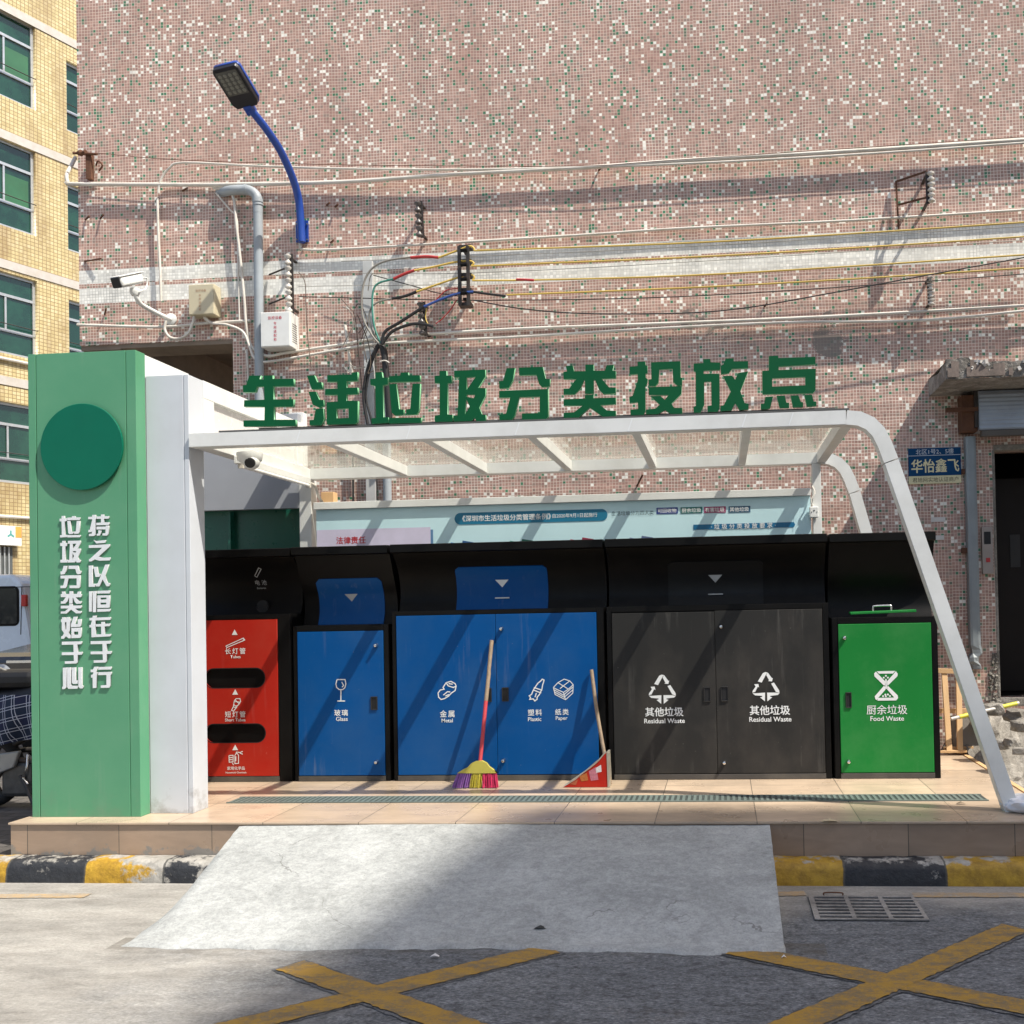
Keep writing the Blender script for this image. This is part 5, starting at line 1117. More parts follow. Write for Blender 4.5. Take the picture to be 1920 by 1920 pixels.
def latch(door, px0, py0, px1, py1):
    a, b = PY(px0, py0, YB-.01), PY(px1, py1, YB-.01); h = MB(); t = .007
    for q in ((a.x, a.x+t, b.z, a.z), (b.x-t, b.x, b.z, a.z), (a.x+t, b.x-t, a.z-t, a.z), (a.x+t, b.x-t, b.z, b.z+t)): h.box(q[0], q[1], YB-.0165, YB-.0075, q[2], q[3])
    o = h.build('handle', mat('latch_black', (0.02, 0.019, 0.018), 0.4), door, bevel=.002)
    MB().box(a.x+t, b.x-t, YB-.0105, YB-.0078, b.z+t, a.z-t).build('handle', DEEP, door)
def dpx(px, py, Y=YB-.0095): p = PY(px, py, Y); return (p.x, p.z)
def icon(door, name, fnc, m=PRINT, Y=YB-.0095):
    mb = MB(); fnc(mb, flat(Y)); return mb.build(name, m, door, fix=False)
def words_(door, txt, px0, px1, py, m=PRINT, sp=1.0, bold=.010):
    (x0, z), (x1, _) = dpx(px0, py), dpx(px1, py); return link('lettering', fit_text(txt, x0, x1, z, YB-.0096, bold, sp), m, door)
def door(root, x0, x1, z0, z1, m): return MB().box(x0, x1, YB-.008, YB+.011, z0, z1).build('door', m, root, bevel=.0025)
HZ = 2.108                                                     # hood top
zb = ZF+.045
def strokes(crop, paths, w):
    ox, oy, sc = crop
    def f(mb, fn):
        for i, p in enumerate(paths):
            ww = w
            if isinstance(p, tuple) and isinstance(p[0], (int, float)) : ww, p = p
            mb.ribbon([dpx(ox+x/sc, oy+y/sc) for x, y in p], ww, fn, z=.00012*i)
    return f
def polys(crop, pl):
    ox, oy, sc = crop
    def f(mb, fn):
        for i, p in enumerate(pl): mb.fan([dpx(ox+x/sc, oy+y/sc) for x, y in p], fn, z=.00012*i)
    return f
C4, C5, C6, C7 = (360, 1000, 3.84), (800, 1000, 3.84), (1100, 1000, 3.84), (1500, 1100, 4.174)
def tri_up(px, py, s=.023): 
    x, z = dpx(px, py); return lambda mb, fn: mb.fan([(x-s, z-s*.8), (x+s, z-s*.8), (x, z+s)], fn)
RB = 'recycling bins in a row under the canopy'
# red hazardous-waste bin
b1 = thing('recycling_bin', 'red fronted hazardous waste bin with two long slots at the pillar end', 'bin', (-3.65, YB+.25, ZF), RB)
zt = 1.602; bin_body(b1, -4.06, -3.262, zt, HZ-.006)
x0, x1, z1 = -4.0, -3.369, 1.562; frame(b1, -4.06, -3.266, zt, x0, x1, zb, z1)
holes = []
for (px0, py0, px1, py1) in ((383, 1254, 497, 1289), (384, 1358, 498, 1392)):
    a, b = dpx(px0, py0), dpx(px1, py1); holes.append(rrect(a[0], b[1], b[0], a[1], (a[1]-b[1])/2-.001, 8))
d1 = link('door', filled([[(x0, zb), (x1, zb), (x1, z1), (x0, z1)]]+holes, .018, lambda a, b, c: (a, YB+.001-c, b)), REDD, b1)
for h in holes: 
    mb = MB(); mb.ribbon(h, .007, lambda u, v, z: (u, YB-.0085, v), closed=True); mb.build('slot_rim', DEEP, d1, fix=False)
for px, py in ((440, 1186), (441, 1298), (441, 1402)): icon(d1, 'arrow_mark', tri_up(px, py))
icon(d1, 'tube_picture', strokes(C4, [[(243,812),(370,754),(380,768),(252,822),(243,812)], [(368,757),(376,772)]], .006))
icon(d1, 'bulb_picture', strokes(C4, [[(318,1190),(345,1190),(350,1210),(335,1235),(315,1245),(300,1232),(305,1205),(318,1190)],[(308,1212),(345,1215)],[(312,1200),(340,1228)],[(300,1232),(298,1250),(320,1256),(326,1240)],[(296,1250),(285,1275),(300,1280),(316,1258)]], .006))
icon(d1, 'bottle_picture', strokes(C4, [[(266,1600),(296,1598),(296,1645),(268,1648),(266,1600)],[(270,1615),(292,1614)],[(270,1630),(292,1629)],[(309,1598),(309,1658),(335,1656),(335,1598),(326,1585),(318,1585),(309,1598)],[(318,1585),(320,1575),(345,1578),(366,1570)],[(345,1582),(366,1590)],[(316,1605),(316,1640)],[(290,1652),(300,1668)]], .006))
words_(d1, '长灯管', 422, 460, 1221, sp=1.3); words_(d1, 'Tubes', 432, 451, 1231.5); words_(d1, '短灯管', 422, 460, 1339.5, sp=1.3); words_(d1, 'Short Tubes', 422, 460, 1350)
words_(d1, '家用化学品', 426, 459, 1440.5); words_(d1, 'Household Chemicals', 423, 462, 1448.5)
a, b = dpx(376, 1298), dpx(380, 1325); MB().box(a[0]-.02, b[0], YB-.0165, YB-.0085, b[1], a[1]).build('handle', DEEP, d1)
hp = MB(); x, z = PY(478, 1078, YB+.1).x, PY(478, 1072, YB+.1).z
f = lambda u, v, q=0: (u, YB+on_hood(zt, HZ-.006, v)-q, v)
hp.ribbon([(x-.035, z-.03), (x+.02, z+.03), (x+.035, z+.02), (x-.02, z-.04), (x-.035, z-.03)], .006, f); hp.build('battery_picture', PRINTG, b1, fix=False)
link('lettering', join([text_mesh('电 池', .05, lambda a_, b_, c_: f(x+a_, z-.085+b_, 0)), text_mesh('Batteries', .026, lambda a_, b_, c_: f(x+a_, z-.125+b_, 0))]), PRINTG, b1)
MB().lathe((x+.01, YB+on_hood(zt, HZ, z-.27, .002), z-.27), (0, -1, .1), [(0, .05), (.012, .05), (.0121, .038), (.002, .036)], 20).build('battery_hole', DEEP, b1, smooth=30)
# blue glass bin
b2_ = thing('recycling_bin', 'narrow blue bin marked with a wine glass for glass', 'bin', (-2.87, YB+.25, ZF), RB)
zt = 1.508; bin_body(b2_, -3.246, -2.502, zt, HZ-.002); x0, x1, z1 = -3.211, -2.543, 1.461
frame(b2_, -3.244, -2.504, zt, x0, x1, zb, z1); d2 = door(b2_, x0, x1, zb, z1, BLUED)
a, b = PY(585, 1068, YB+.08), PY(709, 1068, YB+.08); fl = hood_patch(b2_, 'flap', a.x, b.x, zt, HZ-.002, .80, BLUED); hood_marks(fl, (a.x+b.x)/2, zt, HZ-.002, PY(648, 1120, YB+.13).z, None, PRINTG)
knob(d2, 705, 1210); knob(d2, 706, 1429); latch(d2, 695, 1306, 708, 1331)
icon(d2, 'glass_picture', strokes(C4, [[(1044,1053),(1102,1053),(1108,1085),(1100,1112),(1085,1125),(1060,1125),(1042,1110),(1036,1085),(1044,1053)],[(1072,1125),(1072,1205)],[(1046,1207),(1102,1207)],[(1078,1070),(1092,1095),(1080,1108)]], .008))
words_(d2, '玻璃', 627, 652, 1336.5, sp=1.25, bold=.016); words_(d2, 'Glass', 630, 652, 1348)
# blue double bin
b3 = thing('recycling_bin', 'wide blue two door bin marked for metal, plastic and paper', 'bin', (-1.67, YB+.25, ZF), RB)
zt = 1.603; bin_body(b3, -2.478, -0.868, zt, HZ); x0, xm, x1, z1 = -2.441, -1.681, -0.925, 1.568
frame(b3, -2.474, -0.872, zt, x0, x1, zb, z1); d3 = door(b3, x0, xm-.003, zb, z1, BLUED); d4 = door(b3, xm, x1, zb, z1, BLUED)
a, b = PY(847, 1052, YB+.08), PY(1021, 1052, YB+.08); fl = hood_patch(b3, 'flap', a.x, b.x, zt, HZ, .78, BLUED); hood_marks(fl, (a.x+b.x)/2, zt, HZ, PY(933, 1093, YB+.13).z, PY(933, 1121, YB+.13).z, PRINT)
knob(d4, 940, 1179); knob(d4, 944, 1426); latch(d3, 913, 1290, 922, 1316); latch(d4, 941, 1289, 954, 1315)
icon(d3, 'can_picture', strokes(C5, [[(140,1075),(175,1066),(205,1082),(212,1100),(192,1110),(155,1098),(140,1075)],[(140,1075),(118,1110),(126,1122),(98,1128),(82,1150),(86,1180),(104,1196),(128,1190)],[(212,1100),(205,1132),(178,1150),(158,1172),(128,1190)],[(158,1082),(188,1086)],[(120,1165),(150,1140),(170,1142)],[(135,1172),(160,1160)]], .008))
words_(d3, '金属', 825, 852, 1338.5, sp=1.3, bold=.016); words_(d3, 'Metal', 828, 849, 1351)
icon(d4, 'bottle_picture', strokes(C5, [[(822,1062),(832,1050),(845,1056),(842,1070)],[(822,1062),(800,1080),(770,1125),(755,1160),(738,1170),(748,1182),(742,1195),(768,1192),(778,1207),(795,1195),(795,1180),(812,1160),(830,1120),(835,1090),(842,1070)],[(772,1110),(832,1130)],[(768,1128),(825,1150)],[(790,1150),(780,1180)]], .008))
icon(d4, 'paper_picture', strokes(C5, [[(912,1110),(945,1075),(990,1050),(1030,1062),(1055,1090),(1020,1122),(985,1145),(940,1125),(912,1110)],[(945,1075),(1020,1122)],[(960,1118),(1030,1062)],[(912,1110),(925,1160),(1000,1198),(1052,1150),(1055,1090)],[(916,1125),(985,1165),(1050,1108)],[(920,1142),(990,1180),(1052,1128)],[(985,1145),(1000,1198)]], .006))
words_(d4, '塑料', 990, 1016, 1336, sp=1.3, bold=.016); words_(d4, 'Plastic', 990, 1015, 1348.5); words_(d4, '纸类', 1041, 1066, 1335, sp=1.3, bold=.016); words_(d4, 'Paper', 1042, 1064, 1347.5)
# grey residual-waste bin
b4 = thing('recycling_bin', 'wide dark grey two door bin marked twice for residual waste', 'bin', (-.03, YB+.25, ZF), RB)
zt = 1.605; bin_body(b4, -0.850, 0.772, zt, HZ); x0, xm, x1, z1 = -0.809, -0.051, 0.725, 1.562
frame(b4, -0.846, 0.770, zt, x0, x1, zb, z1); d5 = door(b4, x0, xm-.003, zb, z1-.006, GREYD); d6 = door(b4, xm, x1, zb, z1, GREYD)
a, b = PY(1250, 1042, YB+.08), PY(1431, 1040, YB+.08); fl = hood_patch(b4, 'flap', a.x, b.x, zt, HZ, .78, mat('flap_shaded_grey', (0.009, 0.0095, 0.010), 0.4, spec=.2)); hood_marks(fl, (a.x+b.x)/2, zt, HZ, PY(1338, 1084, YB+.13).z, PY(1338, 1114, YB+.13).z, PRINTG)  # flap grey is darkened to carry the shade under the hood lip
knob(d6, 1352, 1175); knob(d6, 1358, 1430); latch(d5, 1319, 1288, 1333, 1316); latch(d6, 1351, 1287, 1366, 1315)
REC = [[(486,1085),(522,1025),(540,1017),(557,1021),(546,1033),(514,1093)],[(558,1021),(588,1062),(594,1060),(588,1085),(560,1082),(567,1076),(546,1038)],[(582,1100),(602,1092),(640,1150),(642,1168),(616,1160)],[(642,1170),(630,1182),(575,1189),(575,1195),(590,1199),(555,1228),(553,1165),(614,1165)],[(460,1105),(490,1103),(495,1128),(486,1122),(467,1160),(447,1165),(449,1152),(470,1122)],[(447,1168),(469,1170),(538,1165),(537,1228),(503,1200),(517,1196),(517,1189),(465,1185)]]
icon(d5, 'recycling_symbol', polys(C6, REC)); icon(d6, 'recycling_symbol', polys((1100-1.5, 1000-4.8, 3.84), [[(x+752, y) for x, y in p] for p in REC]))
words_(d5, '其他垃圾', 1210, 1281, 1335, bold=.018); words_(d5, 'Residual Waste', 1208, 1284, 1352, bold=.014); words_(d6, '其他垃圾', 1406, 1481, 1332, bold=.018); words_(d6, 'Residual Waste', 1405, 1484, 1349, bold=.014)
# green food-waste bin
b5 = thing('recycling_bin', 'narrow bright green food waste bin with an open top lid', 'bin', (1.17, YB+.25, ZF), RB)
zt = 1.494; bin_body(b5, 0.792, 1.545, zt, HZ-.004); x0, x1, z1 = 0.838, 1.497, 1.447
frame(b5, 0.796, 1.541, zt, x0, x1, zb, z1); d7 = door(b5, x0, x1, zb, z1, GREEND)
knob(d7, 1583, 1196); knob(d7, 1591, 1428); latch(d7, 1585, 1298, 1597, 1327)
icon(d7, 'hourglass_symbol', polys(C7, [[(600,662),(745,659),(728,680),(617,681)],[(594,664),(612,684),(668,742),(664,774),(655,772),(583,702),(580,680)],[(750,661),(765,682),(762,700),(690,772),(683,774),(680,742),(732,684)],[(655,778),(668,782),(668,806),(616,866),(602,888),(590,880),(585,858)],[(690,778),(764,850),(768,872),(752,890),(736,866),(683,806),(681,782)],[(612,870),(740,868),(752,890),(606,892)],[(667,722),(678,722),(680,800),(669,800)]]))
mb = MB()
for x, y in ((655, 712), (672, 698), (688, 712), (650, 857), (668, 845), (672, 858), (688, 844), (704, 856)):
    c = dpx(1500+x/4.174, 1100+y/4.174); mb.fan([(c[0]+.007*math.cos(k), c[1]+.007*math.sin(k)) for k in [i*math.pi/4 for i in range(8)]], flat(YB-.0096))
mb.build('hourglass_symbol', PRINT, d7, fix=False)
words_(d7, '厨余垃圾', 1625, 1701, 1331, bold=.004); words_(d7, 'Food Waste', 1632, 1695, 1347.5, bold=.01)
a, b = PY(1594, 1147, YB+.02), PY(1718, 1156, YB+.02)
lid = MB().bar((a.x, YB+.06, a.z-.012), (b.x, YB+.06, a.z-.002), .10, .02).build('lid', GREEND, b5, bevel=.004)
c = PY(1655, 1150, YB+.02); w2 = PY(1672, 1150, YB+.02).x-c.x
MB().tube([(c.x-w2, YB+.04, a.z-.005), (c.x-w2, YB+.04, a.z+.03), (c.x-w2*.8, YB+.04, a.z+.038), (c.x+w2*.8, YB+.04, a.z+.04), (c.x+w2, YB+.04, a.z+.03), (c.x+w2, YB+.04, a.z)], .007, 8).build('lid_handle', CHROME, lid, smooth=60)
# ---------------------------------------------------------------- drain covers
dr_ = thing('drain_cover', 'long narrow slotted drain strip set across the platform tiles', 'drain cover', (-.8, 6.7, ZF))
x0, x1 = -3.36, 1.66
mb = MB(); mb.box(x0, x1, 6.605, 6.805, ZF+.001, ZF+.003); mb.build('channel', mat('drain_dark', (0.05, 0.062, 0.058), 0.5), dr_)
mb = MB(); mb.box(x0, x1, 6.60, 6.618, ZF+.001, ZF+.007); mb.box(x0, x1, 6.792, 6.81, ZF+.001, ZF+.007); i = x0+.01
while i < x1-.02:
    mb.box(i, i+.019, 6.6185, 6.7915, ZF+.0032, ZF+.0065); i += .0365
mb.build('slats', mat('drain_plastic', (0.13, 0.165, 0.15), 0.45, var=0.2, scale=4, dirt=(0.12, 0.13, 0.12), dirt_amt=0.5), dr_)
gq = [PZ(1518, 1682, 0), PZ(1716, 1682, 0), PZ(1738, 1727, 0), PZ(1528, 1727, 0)]
gx0, gx1, gy0, gy1 = gq[0].x-.01, (gq[1].x+gq[2].x)/2, gq[3].y, gq[0].y
gt = thing('drain_grate', 'cast road drain grate with three columns of slots beside the kerb', 'drain grate', ((gx0+gx1)/2, (gy0+gy1)/2, 0))
MB().box(gx0, gx1, gy0, gy1, 0.002, 0.005).build('pit', DEEP, gt)
mb = MB(); W = gx1-gx0; Hh = gy1-gy0
cxs = [0, .05, .335, .375, .655, .695, .965, 1]
for i in (0, 2, 4, 6): mb.box(gx0+W*cxs[i], gx0+W*cxs[i+1], gy0, gy1, .0052, .012)
ns = 8
for c in (1, 3, 5):
    for k in range(ns):
        y0 = gy0+Hh*(k/(ns-1)*.93+.0); mb.box(gx0+W*cxs[c], gx0+W*cxs[c+1], y0, y0+Hh*.050, .0053, .0117)
mb.build('grating', concrete_mat('grate_concrete', (0.16, 0.15, 0.14), (0.26, 0.245, 0.225), (0.34, 0.32, 0.295)), gt)
p = PZ(1562, 1680, 0); MB().tube([(p.x-.05, gy1+.012, .004), (p.x-.045, gy1+.014, .02), (p.x+.045, gy1+.014, .02), (p.x+.05, gy1+.012, .004)], .004, 6).build('handle', RUST, gt)

# ---------------------------------------------------------------- broom and dustpan
bm_ = thing('broom', 'broom with red and wood handle, yellow head and purple, yellow and pink bristles', 'broom', tuple(PZ(893, 1476, ZF)))
base = PZ(893, 1477, ZF+.002); YBm = base.y
tp = PY(922, 1201, YB-.022); lo = PY(900, 1432, YBm+.01); mid = lo.lerp(tp, .50)
MB().ring_path([lo, lo.lerp(mid, .5), mid], [.014, .014, .0145], 10).build('handle', mat('broom_red', (0.50, 0.05, 0.06), 0.5), bm_, smooth=50)
MB().ring_path([mid, mid.lerp(tp, .45)+Vector((.002, 0, 0)), mid.lerp(tp, .5), tp], [.015, .0152, .0142, .0152], 10).build('handle', STICK, bm_, smooth=50)
head = [(858, 1449), (866, 1444), (878, 1438), (884, 1431), (892, 1427), (905, 1426), (913, 1430), (918, 1437), (925, 1442), (932, 1449), (918, 1449), (895, 1449.5)]
link('head', filled([[(lambda q: (q.x, q.z))(PY(a, b, YBm)) for a, b in head]], .035, lambda a, b, c: (a, YBm-c, b)), mat('broom_yellow', (0.52, 0.46, 0.08), 0.45, var=0.15), bm_, bevel=.004)
random.seed(5)
x0, x1 = PY(859, 1448, YBm).x, PY(931, 1448, YBm).x; bx0, bx1 = PY(850, 1476, YBm).x, PY(935, 1478, YBm).x; zt_ = PY(895, 1449, YBm).z
for nm, f0, f1, col in (('p', 0, .36, (0.30, 0.13, 0.42)), ('y', .36, .64, (0.52, 0.43, 0.04)), ('k', .64, 1, (0.62, 0.035, 0.12))):
    mb = MB()
    for i in range(int(230*(f1-f0))):
        s = f0+(f1-f0)*random.random(); e = s+(random.random()-.5)*.02; dy = (random.random()-.5)
        a = Vector((x0+(x1-x0)*s, YBm+dy*.028, zt_)); b = Vector((bx0+(bx1-bx0)*e, YBm+dy*.05-.005, ZF+.003+random.random()*.006))
        m_ = a.lerp(b, .5)+Vector(((random.random()-.5)*.006, (random.random()-.5)*.008, 0)); mb.ring_path([a, m_, b], [.0028, .003, .0025], 4)
    mb.build('bristles', mat('bristle_'+nm, col, 0.5, var=0.3, scale=60), bm_)
dp_ = thing('dustpan', 'dustpan folded from a red printed tin on a long wooden stick', 'dustpan', tuple(PZ(1110, 1475, ZF)))
a = PZ(1056, 1476, ZF+.003); b = PZ(1139, 1476, ZF+.003); Yd = a.y
t = PY(1137, 1411, Yd); 
tri = [(a.x, ZF+.003), (b.x, ZF+.003), (t.x, t.z), (t.x-.05, t.z-.045), (a.x+.09, ZF+.055)]
mb = MB()
mb.prism(tri, lambda u, v, d: (u, Yd+d, v), 0, .003)
mb.build('side', REDD, dp_)
mb = MB(); mb.prism(tri, lambda u, v, d: (u, Yd+.14+d, v), 0, .003); mb.box(a.x, b.x, Yd+.0035, Yd+.1395, ZF+.003, ZF+.006)
mb.box(b.x-.0, b.x+.016, Yd-.004, Yd+.143, ZF+.003, ZF+.012)
mb.prism([(b.x+.001, ZF+.0125), (b.x+.015, ZF+.0125), (t.x+.012, t.z), (t.x+.001, t.z)], lambda u, v, d: (u, Yd+d, v), -.004, .143)
mb.build('tin', mat('tin_pale', (0.46, 0.42, 0.35), 0.4, metal=0.4, var=0.2, scale=14), dp_)
mb = MB(); P3 = [PY(1064, 1469, Yd-.002), PY(1100, 1444, Yd-.002), PY(1120, 1428, Yd-.002), PY(1136, 1409, Yd-.002)]; mb.tube(P3, .005, 6); mb.build('rolled_edge', mat('tin_pale', (0.46, 0.42, 0.35), 0.4), dp_)
for k, (poly, col) in enumerate(([[(1104, 1446), (1118, 1438), (1122, 1462), (1108, 1464)], (0.50, 0.17, 0.22)], [[(1117, 1440), (1127, 1434), (1128, 1447), (1118, 1449)], (0.7, 0.66, 0.66)], [[(1086, 1455), (1100, 1449), (1103, 1463), (1090, 1465)], (0.45, 0.14, 0.03)], [[(1068, 1470), (1084, 1461), (1080, 1472)], (0.40, 0.10, 0.04)])):
    MB().fan([(lambda q: (q.x, q.z))(PY(x, y, Yd)) for x, y in poly], flat(Yd-.0012-.0002*k)).build('printed_patch', mat('tin_print%d' % k, col, 0.4, var=0.3, scale=80), dp_, fix=False)
s0, s1 = PY(1137, 1470, Yd+.07), PY(1109, 1256, YB-.03)
MB().ring_path(catmull([s0+Vector((.03, 0, 0)), s0.lerp(s1, .3)+Vector((.012, 0, 0)), s0.lerp(s1, .65), s1], 5), .0135, 10).build('handle', STICK, dp_, smooth=50)

# ---------------------------------------------------------------- things by the open end
ws = thing('pine_stand', 'light pine frame of two uprights standing at the end of the platform', 'stand', tuple(PZ(1788, 1410, ZF)))
Yw_ = 8.55
for (x0, y0, x1, y1) in ((1770, 1256, 1780, 1412), (1797, 1258, 1800, 1412)):
    MB().bar(PY(x1, y1, Yw_), PY(x0, y0, Yw_+.18), .045, .03, (0, 1, 0)).build('upright', WOOD, ws, bevel=.002)
for (x0, y0, x1, y1) in ((1740, 1257, 1800, 1259), (1755, 1333, 1822, 1333)):
    MB().bar(PY(x0, y0, Yw_+.16), PY(x1, y1, Yw_+.16), .025, .04).build('rail', WOOD, ws, bevel=.002)
for (x0, y0, x1, y1, yy) in ((1762, 1409, 1812, 1408, 8.56), (1770, 1403, 1824, 1401, 8.63)):
    MB().bar(PY(x0, y0, yy), PY(x1, y1, yy), .05, .02).build('foot', WOOD, ws, bevel=.002)
lv = thing('paint_roller_pole', 'pale pole with yellow sleeves lying across the rubble', 'pole', tuple(PY(1850, 1330, 8.7)))
a, b = PY(1783, 1348, 8.45), PY(1910, 1318, 8.62)
MB().cyl(a, b, .014, n=10).build('pole', PORC, lv, smooth=50)
for s, e in ((.12, .30), (.76, .97)): MB().cyl(a.lerp(b, s), a.lerp(b, e), .0175, n=10).build('sleeve', mat('sleeve_yellow', (0.62, 0.58, 0.06), 0.5), lv, smooth=50)
def rock(c, s, seed, sq=(1, 1, .7)):
    random.seed(seed); bm = bmesh.new(); bmesh.ops.create_icosphere(bm, subdivisions=2, radius=1)
    for v in bm.verts:
        k = 1+(random.random()-.5)*.62; v.co = Vector((max(-.72, min(.72, v.co.x*k))*sq[0], max(-.72, min(.72, v.co.y*k))*sq[1], max(-.65, min(.65, v.co.z*k))*sq[2]))*s
    me = bpy.data.meshes.new('r'); bm.to_mesh(me); bm.free(); me.transform(Matrix.Translation(c) @ Matrix.Rotation(seed, 4, 'Z')); return me
rk = [(1903, 1342, 8.35, .11, 'largest concrete lump lying under the end of the pale pole'), (1916, 1362, 8.05, .085, 'pale concrete lump at the foot of the largest one'), (1862, 1330, 8.62, .10, 'concrete lump against the broken door jamb'), (1835, 1352, 8.55, .09, 'flat concrete lump under the middle of the pale pole'), (1897, 1392, 7.6, .06, 'small stone on the muddy heap'), (1910, 1408, 7.4, .05, 'smallest stone near the platform edging'), (1880, 1396, 7.7, .07, 'brownish stone beside the slanting leg'), (1850, 1372, 8.2, .10, 'half buried stone behind the slanting leg')]
for i, (px, py, yy, s, lab) in enumerate(rk):
    tag(link('rubble_chunk', rock(PY(px, py, yy), s, i+1, (1.2, 1, .75)), RAWC), lab, 'rubble', 'rubble beside the doorway')
# slab leaning behind the frame
MBs = MB(); a, b = PY(1776, 1345, 8.62), PY(1838, 1405, 8.62); MBs.prism([(a.x+.06, b.z), (b.x+.04, b.z), (b.x+.08, a.z+.02), (a.x+.05, a.z)], lambda u, v, d: (u, 8.62+d+(v-b.z)*.2, v), 0, .08)
tag(MBs.build('concrete_slab', mat('slab_grey', (0.19, 0.175, 0.155), .85, var=.2, bmp=.004), bevel=.006), 'broken grey concrete slab leaning behind the pine stand', 'concrete slab')
# broken plaster on the doorway jamb
random.seed(9); mb = MB()
for i in range(110):
    py = 1225+random.random()*95; px = 1868-random.random()**2*(6+(py-1225)*.16); c = PY(px, py, YW-.004); s = .006+random.random()*.012
    M = Matrix.Translation(c) @ Matrix.Rotation(random.random()*3, 4, (random.random(), random.random(), 1)); mb.box(-s, s, -s*.5, s*.5, -s*.7, s*.7, M)
mb.build('jamb_rubble', RAWC, bld)
# crumpled white plastic bag around the foot of the slanting leg
random.seed(4); bm = bmesh.new(); bmesh.ops.create_icosphere(bm, subdivisions=4, radius=1); c0 = PZ(1925, 1521, ZF)
from mathutils import noise as mn
for v in bm.verts:
    k = 1+.22*mn.noise(v.co*2.0)+.09*mn.noise(v.co*5); v.co = Vector((v.co.x*.17*k, v.co.y*.12*k, max(0, v.co.z*.75+.5)*.085*k))+c0+Vector((.03, 0, .002))
me = bpy.data.meshes.new('b'); bm.to_mesh(me); bm.free()
tag(link('plastic_bag', me, mat('bag_white', (0.74, 0.75, 0.78), 0.3, var=0.05), smooth=60), 'crumpled white plastic bag wrapped at the foot of the slanting leg', 'plastic bag')

# ---------------------------------------------------------------- vehicles behind the pillar
VANW = mat('van_paint', (0.66, 0.76, 0.86), 0.25, var=0.04, coat=.6); CARK = mat('car_black', (0.010, 0.010, 0.012), 0.2, coat=.8); RUB = mat('tyre_rubber', (0.014, 0.014, 0.015), 0.8); CG = mat('car_glass', (0.012, 0.018, 0.022), 0.06, spec=.8)
yv = 12.4; xr = PY(62, 1130, yv).x; zr_ = PY(30, 1076, yv).z
vn = thing('van', 'pale blue van parked sideways behind the green pillar', 'van', (xr-2.1, yv+.8, 0.12))
prof = [(xr-4.1, .45), (xr, .45), (xr, 1.05), (xr-.06, 1.45), (xr-.16, zr_-.12), (xr-.30, zr_), (xr-2.9, zr_), (xr-3.3, zr_-.15), (xr-3.75, 1.25), (xr-4.1, 1.0)]
mb = MB(); mb.prism(prof, lambda u, v, d: (u, yv+d, v), 0, 1.6); mb.build('body', VANW, vn, bevel=.05)
for (p0, p1, p2, p3, z0, z1) in ((-8, -4, 31, 31, 1171, 1103),):
    a, b = PY(-60, z0, yv-.01), PY(31, z1, yv-.01); mb = MB(); mb.prism(rrect(a.x, a.z, b.x, b.z, .05), lambda u, v, d: (u, yv-.008+d, v), 0, .01); w_ = mb.build('window', CG, vn)
    mb = MB(); mb.ribbon(rrect(a.x-.015, a.z-.015, b.x+.015, b.z+.015, .06), .03, flat(yv-.003), closed=True); mb.build('seal', BLACK, w_, fix=False)
a, b = PY(-100, z0, yv-.01), PY(-66, z1, yv-.01)
a = PY(41, 1137, yv-.01); b = PY(50, 1115, yv-.01); MB().box(a.x, b.x, yv-.03, yv+.02, a.z, b.z).build('tail_lamp', mat('lamp_red', (0.5, 0.03, 0.03), 0.2), vn, bevel=.01)
mb = MB(); p = [PY(40, 1100, yv-.01), PY(38, 1190, yv-.01)]; mb.ribbon([(q.x, q.z) for q in p], .012, flat(yv-.002)); p = [PY(-20, 1102, yv-.01), PY(56, 1100, yv-.01)]; mb.ribbon([(q.x, q.z) for q in p], .010, flat(yv-.0025)); mb.build('panel_gap', DEEP, vn, fix=False)
for xx in (xr-.75, xr-3.25):
    for yy in (yv+.0, yv+1.42):
        w_ = MB().lathe((xx, yy-.012, .42), (0, 1, 0), [(0, .22), (.01, .30), (.18, .30), (.19, .22)], 24).build('wheel', RUB, vn, smooth=40); MB().lathe((xx, yy-.02, .42), (0, 1, 0), [(0, .12), (.012, .18)], 18).build('rim', ALU, w_)
# black car facing the street
yc_ = 9.55; xl, xrr = -7.35, -5.60
cr = thing('car', 'black car with a slotted grille parked nose out before the van', 'car', ((xl+xrr)/2, yc_+1.9, .12))
hz_ = PY(30, 1224, yc_).z
prof = [(0, .40), (0, .62), (-.02, hz_-.06), (.08, hz_), (1.0, hz_+.12), (1.55, hz_+.42), (1.9, hz_+.50), (3.0, hz_+.48), (3.7, hz_+.15), (3.9, .9), (3.9, .40)]
mb = MB(); b0 = len(mb.v); n_ = len(prof)
for xx, k in ((xl, 1), (xrr, 1)):
    mb.v += [Vector((xx+(0.12 if xx == xl else -.12)*(1 if z > hz_+.2 else 0), yc_+y, z)) for y, z in prof]
mb.face(list(range(n_))[::-1]); mb.face([n_+i for i in range(n_)])
for i in range(n_): j = (i+1) % n_; mb.face([i, j, n_+j, n_+i])
mb.build('body', CARK, cr, bevel=.04)
mb = MB(); mb.grid([[(xl+.16, yc_+1.02, hz_+.125), (xrr-.16, yc_+1.02, hz_+.125)], [(xl+.24, yc_+1.52, hz_+.41), (xrr-.24, yc_+1.52, hz_+.41)]])
for v in mb.v: v.z += .012; v.y -= .012
mb.build('windscreen', CG, cr)
mb = MB(); mb.box(xl+.25, xrr-.25, yc_-.035, yc_-.022, hz_-.10, hz_-.075); mb.build('chrome_strip', CHROME, cr)
mb = MB()
for r_ in range(5):
    for c_ in range(9): mb.box(xl+.38+c_*.115, xl+.38+c_*.115+.07, yc_-.035, yc_-.022, hz_-.17-r_*.075, hz_-.16-r_*.075)
mb.build('grille', PIPEG, cr)
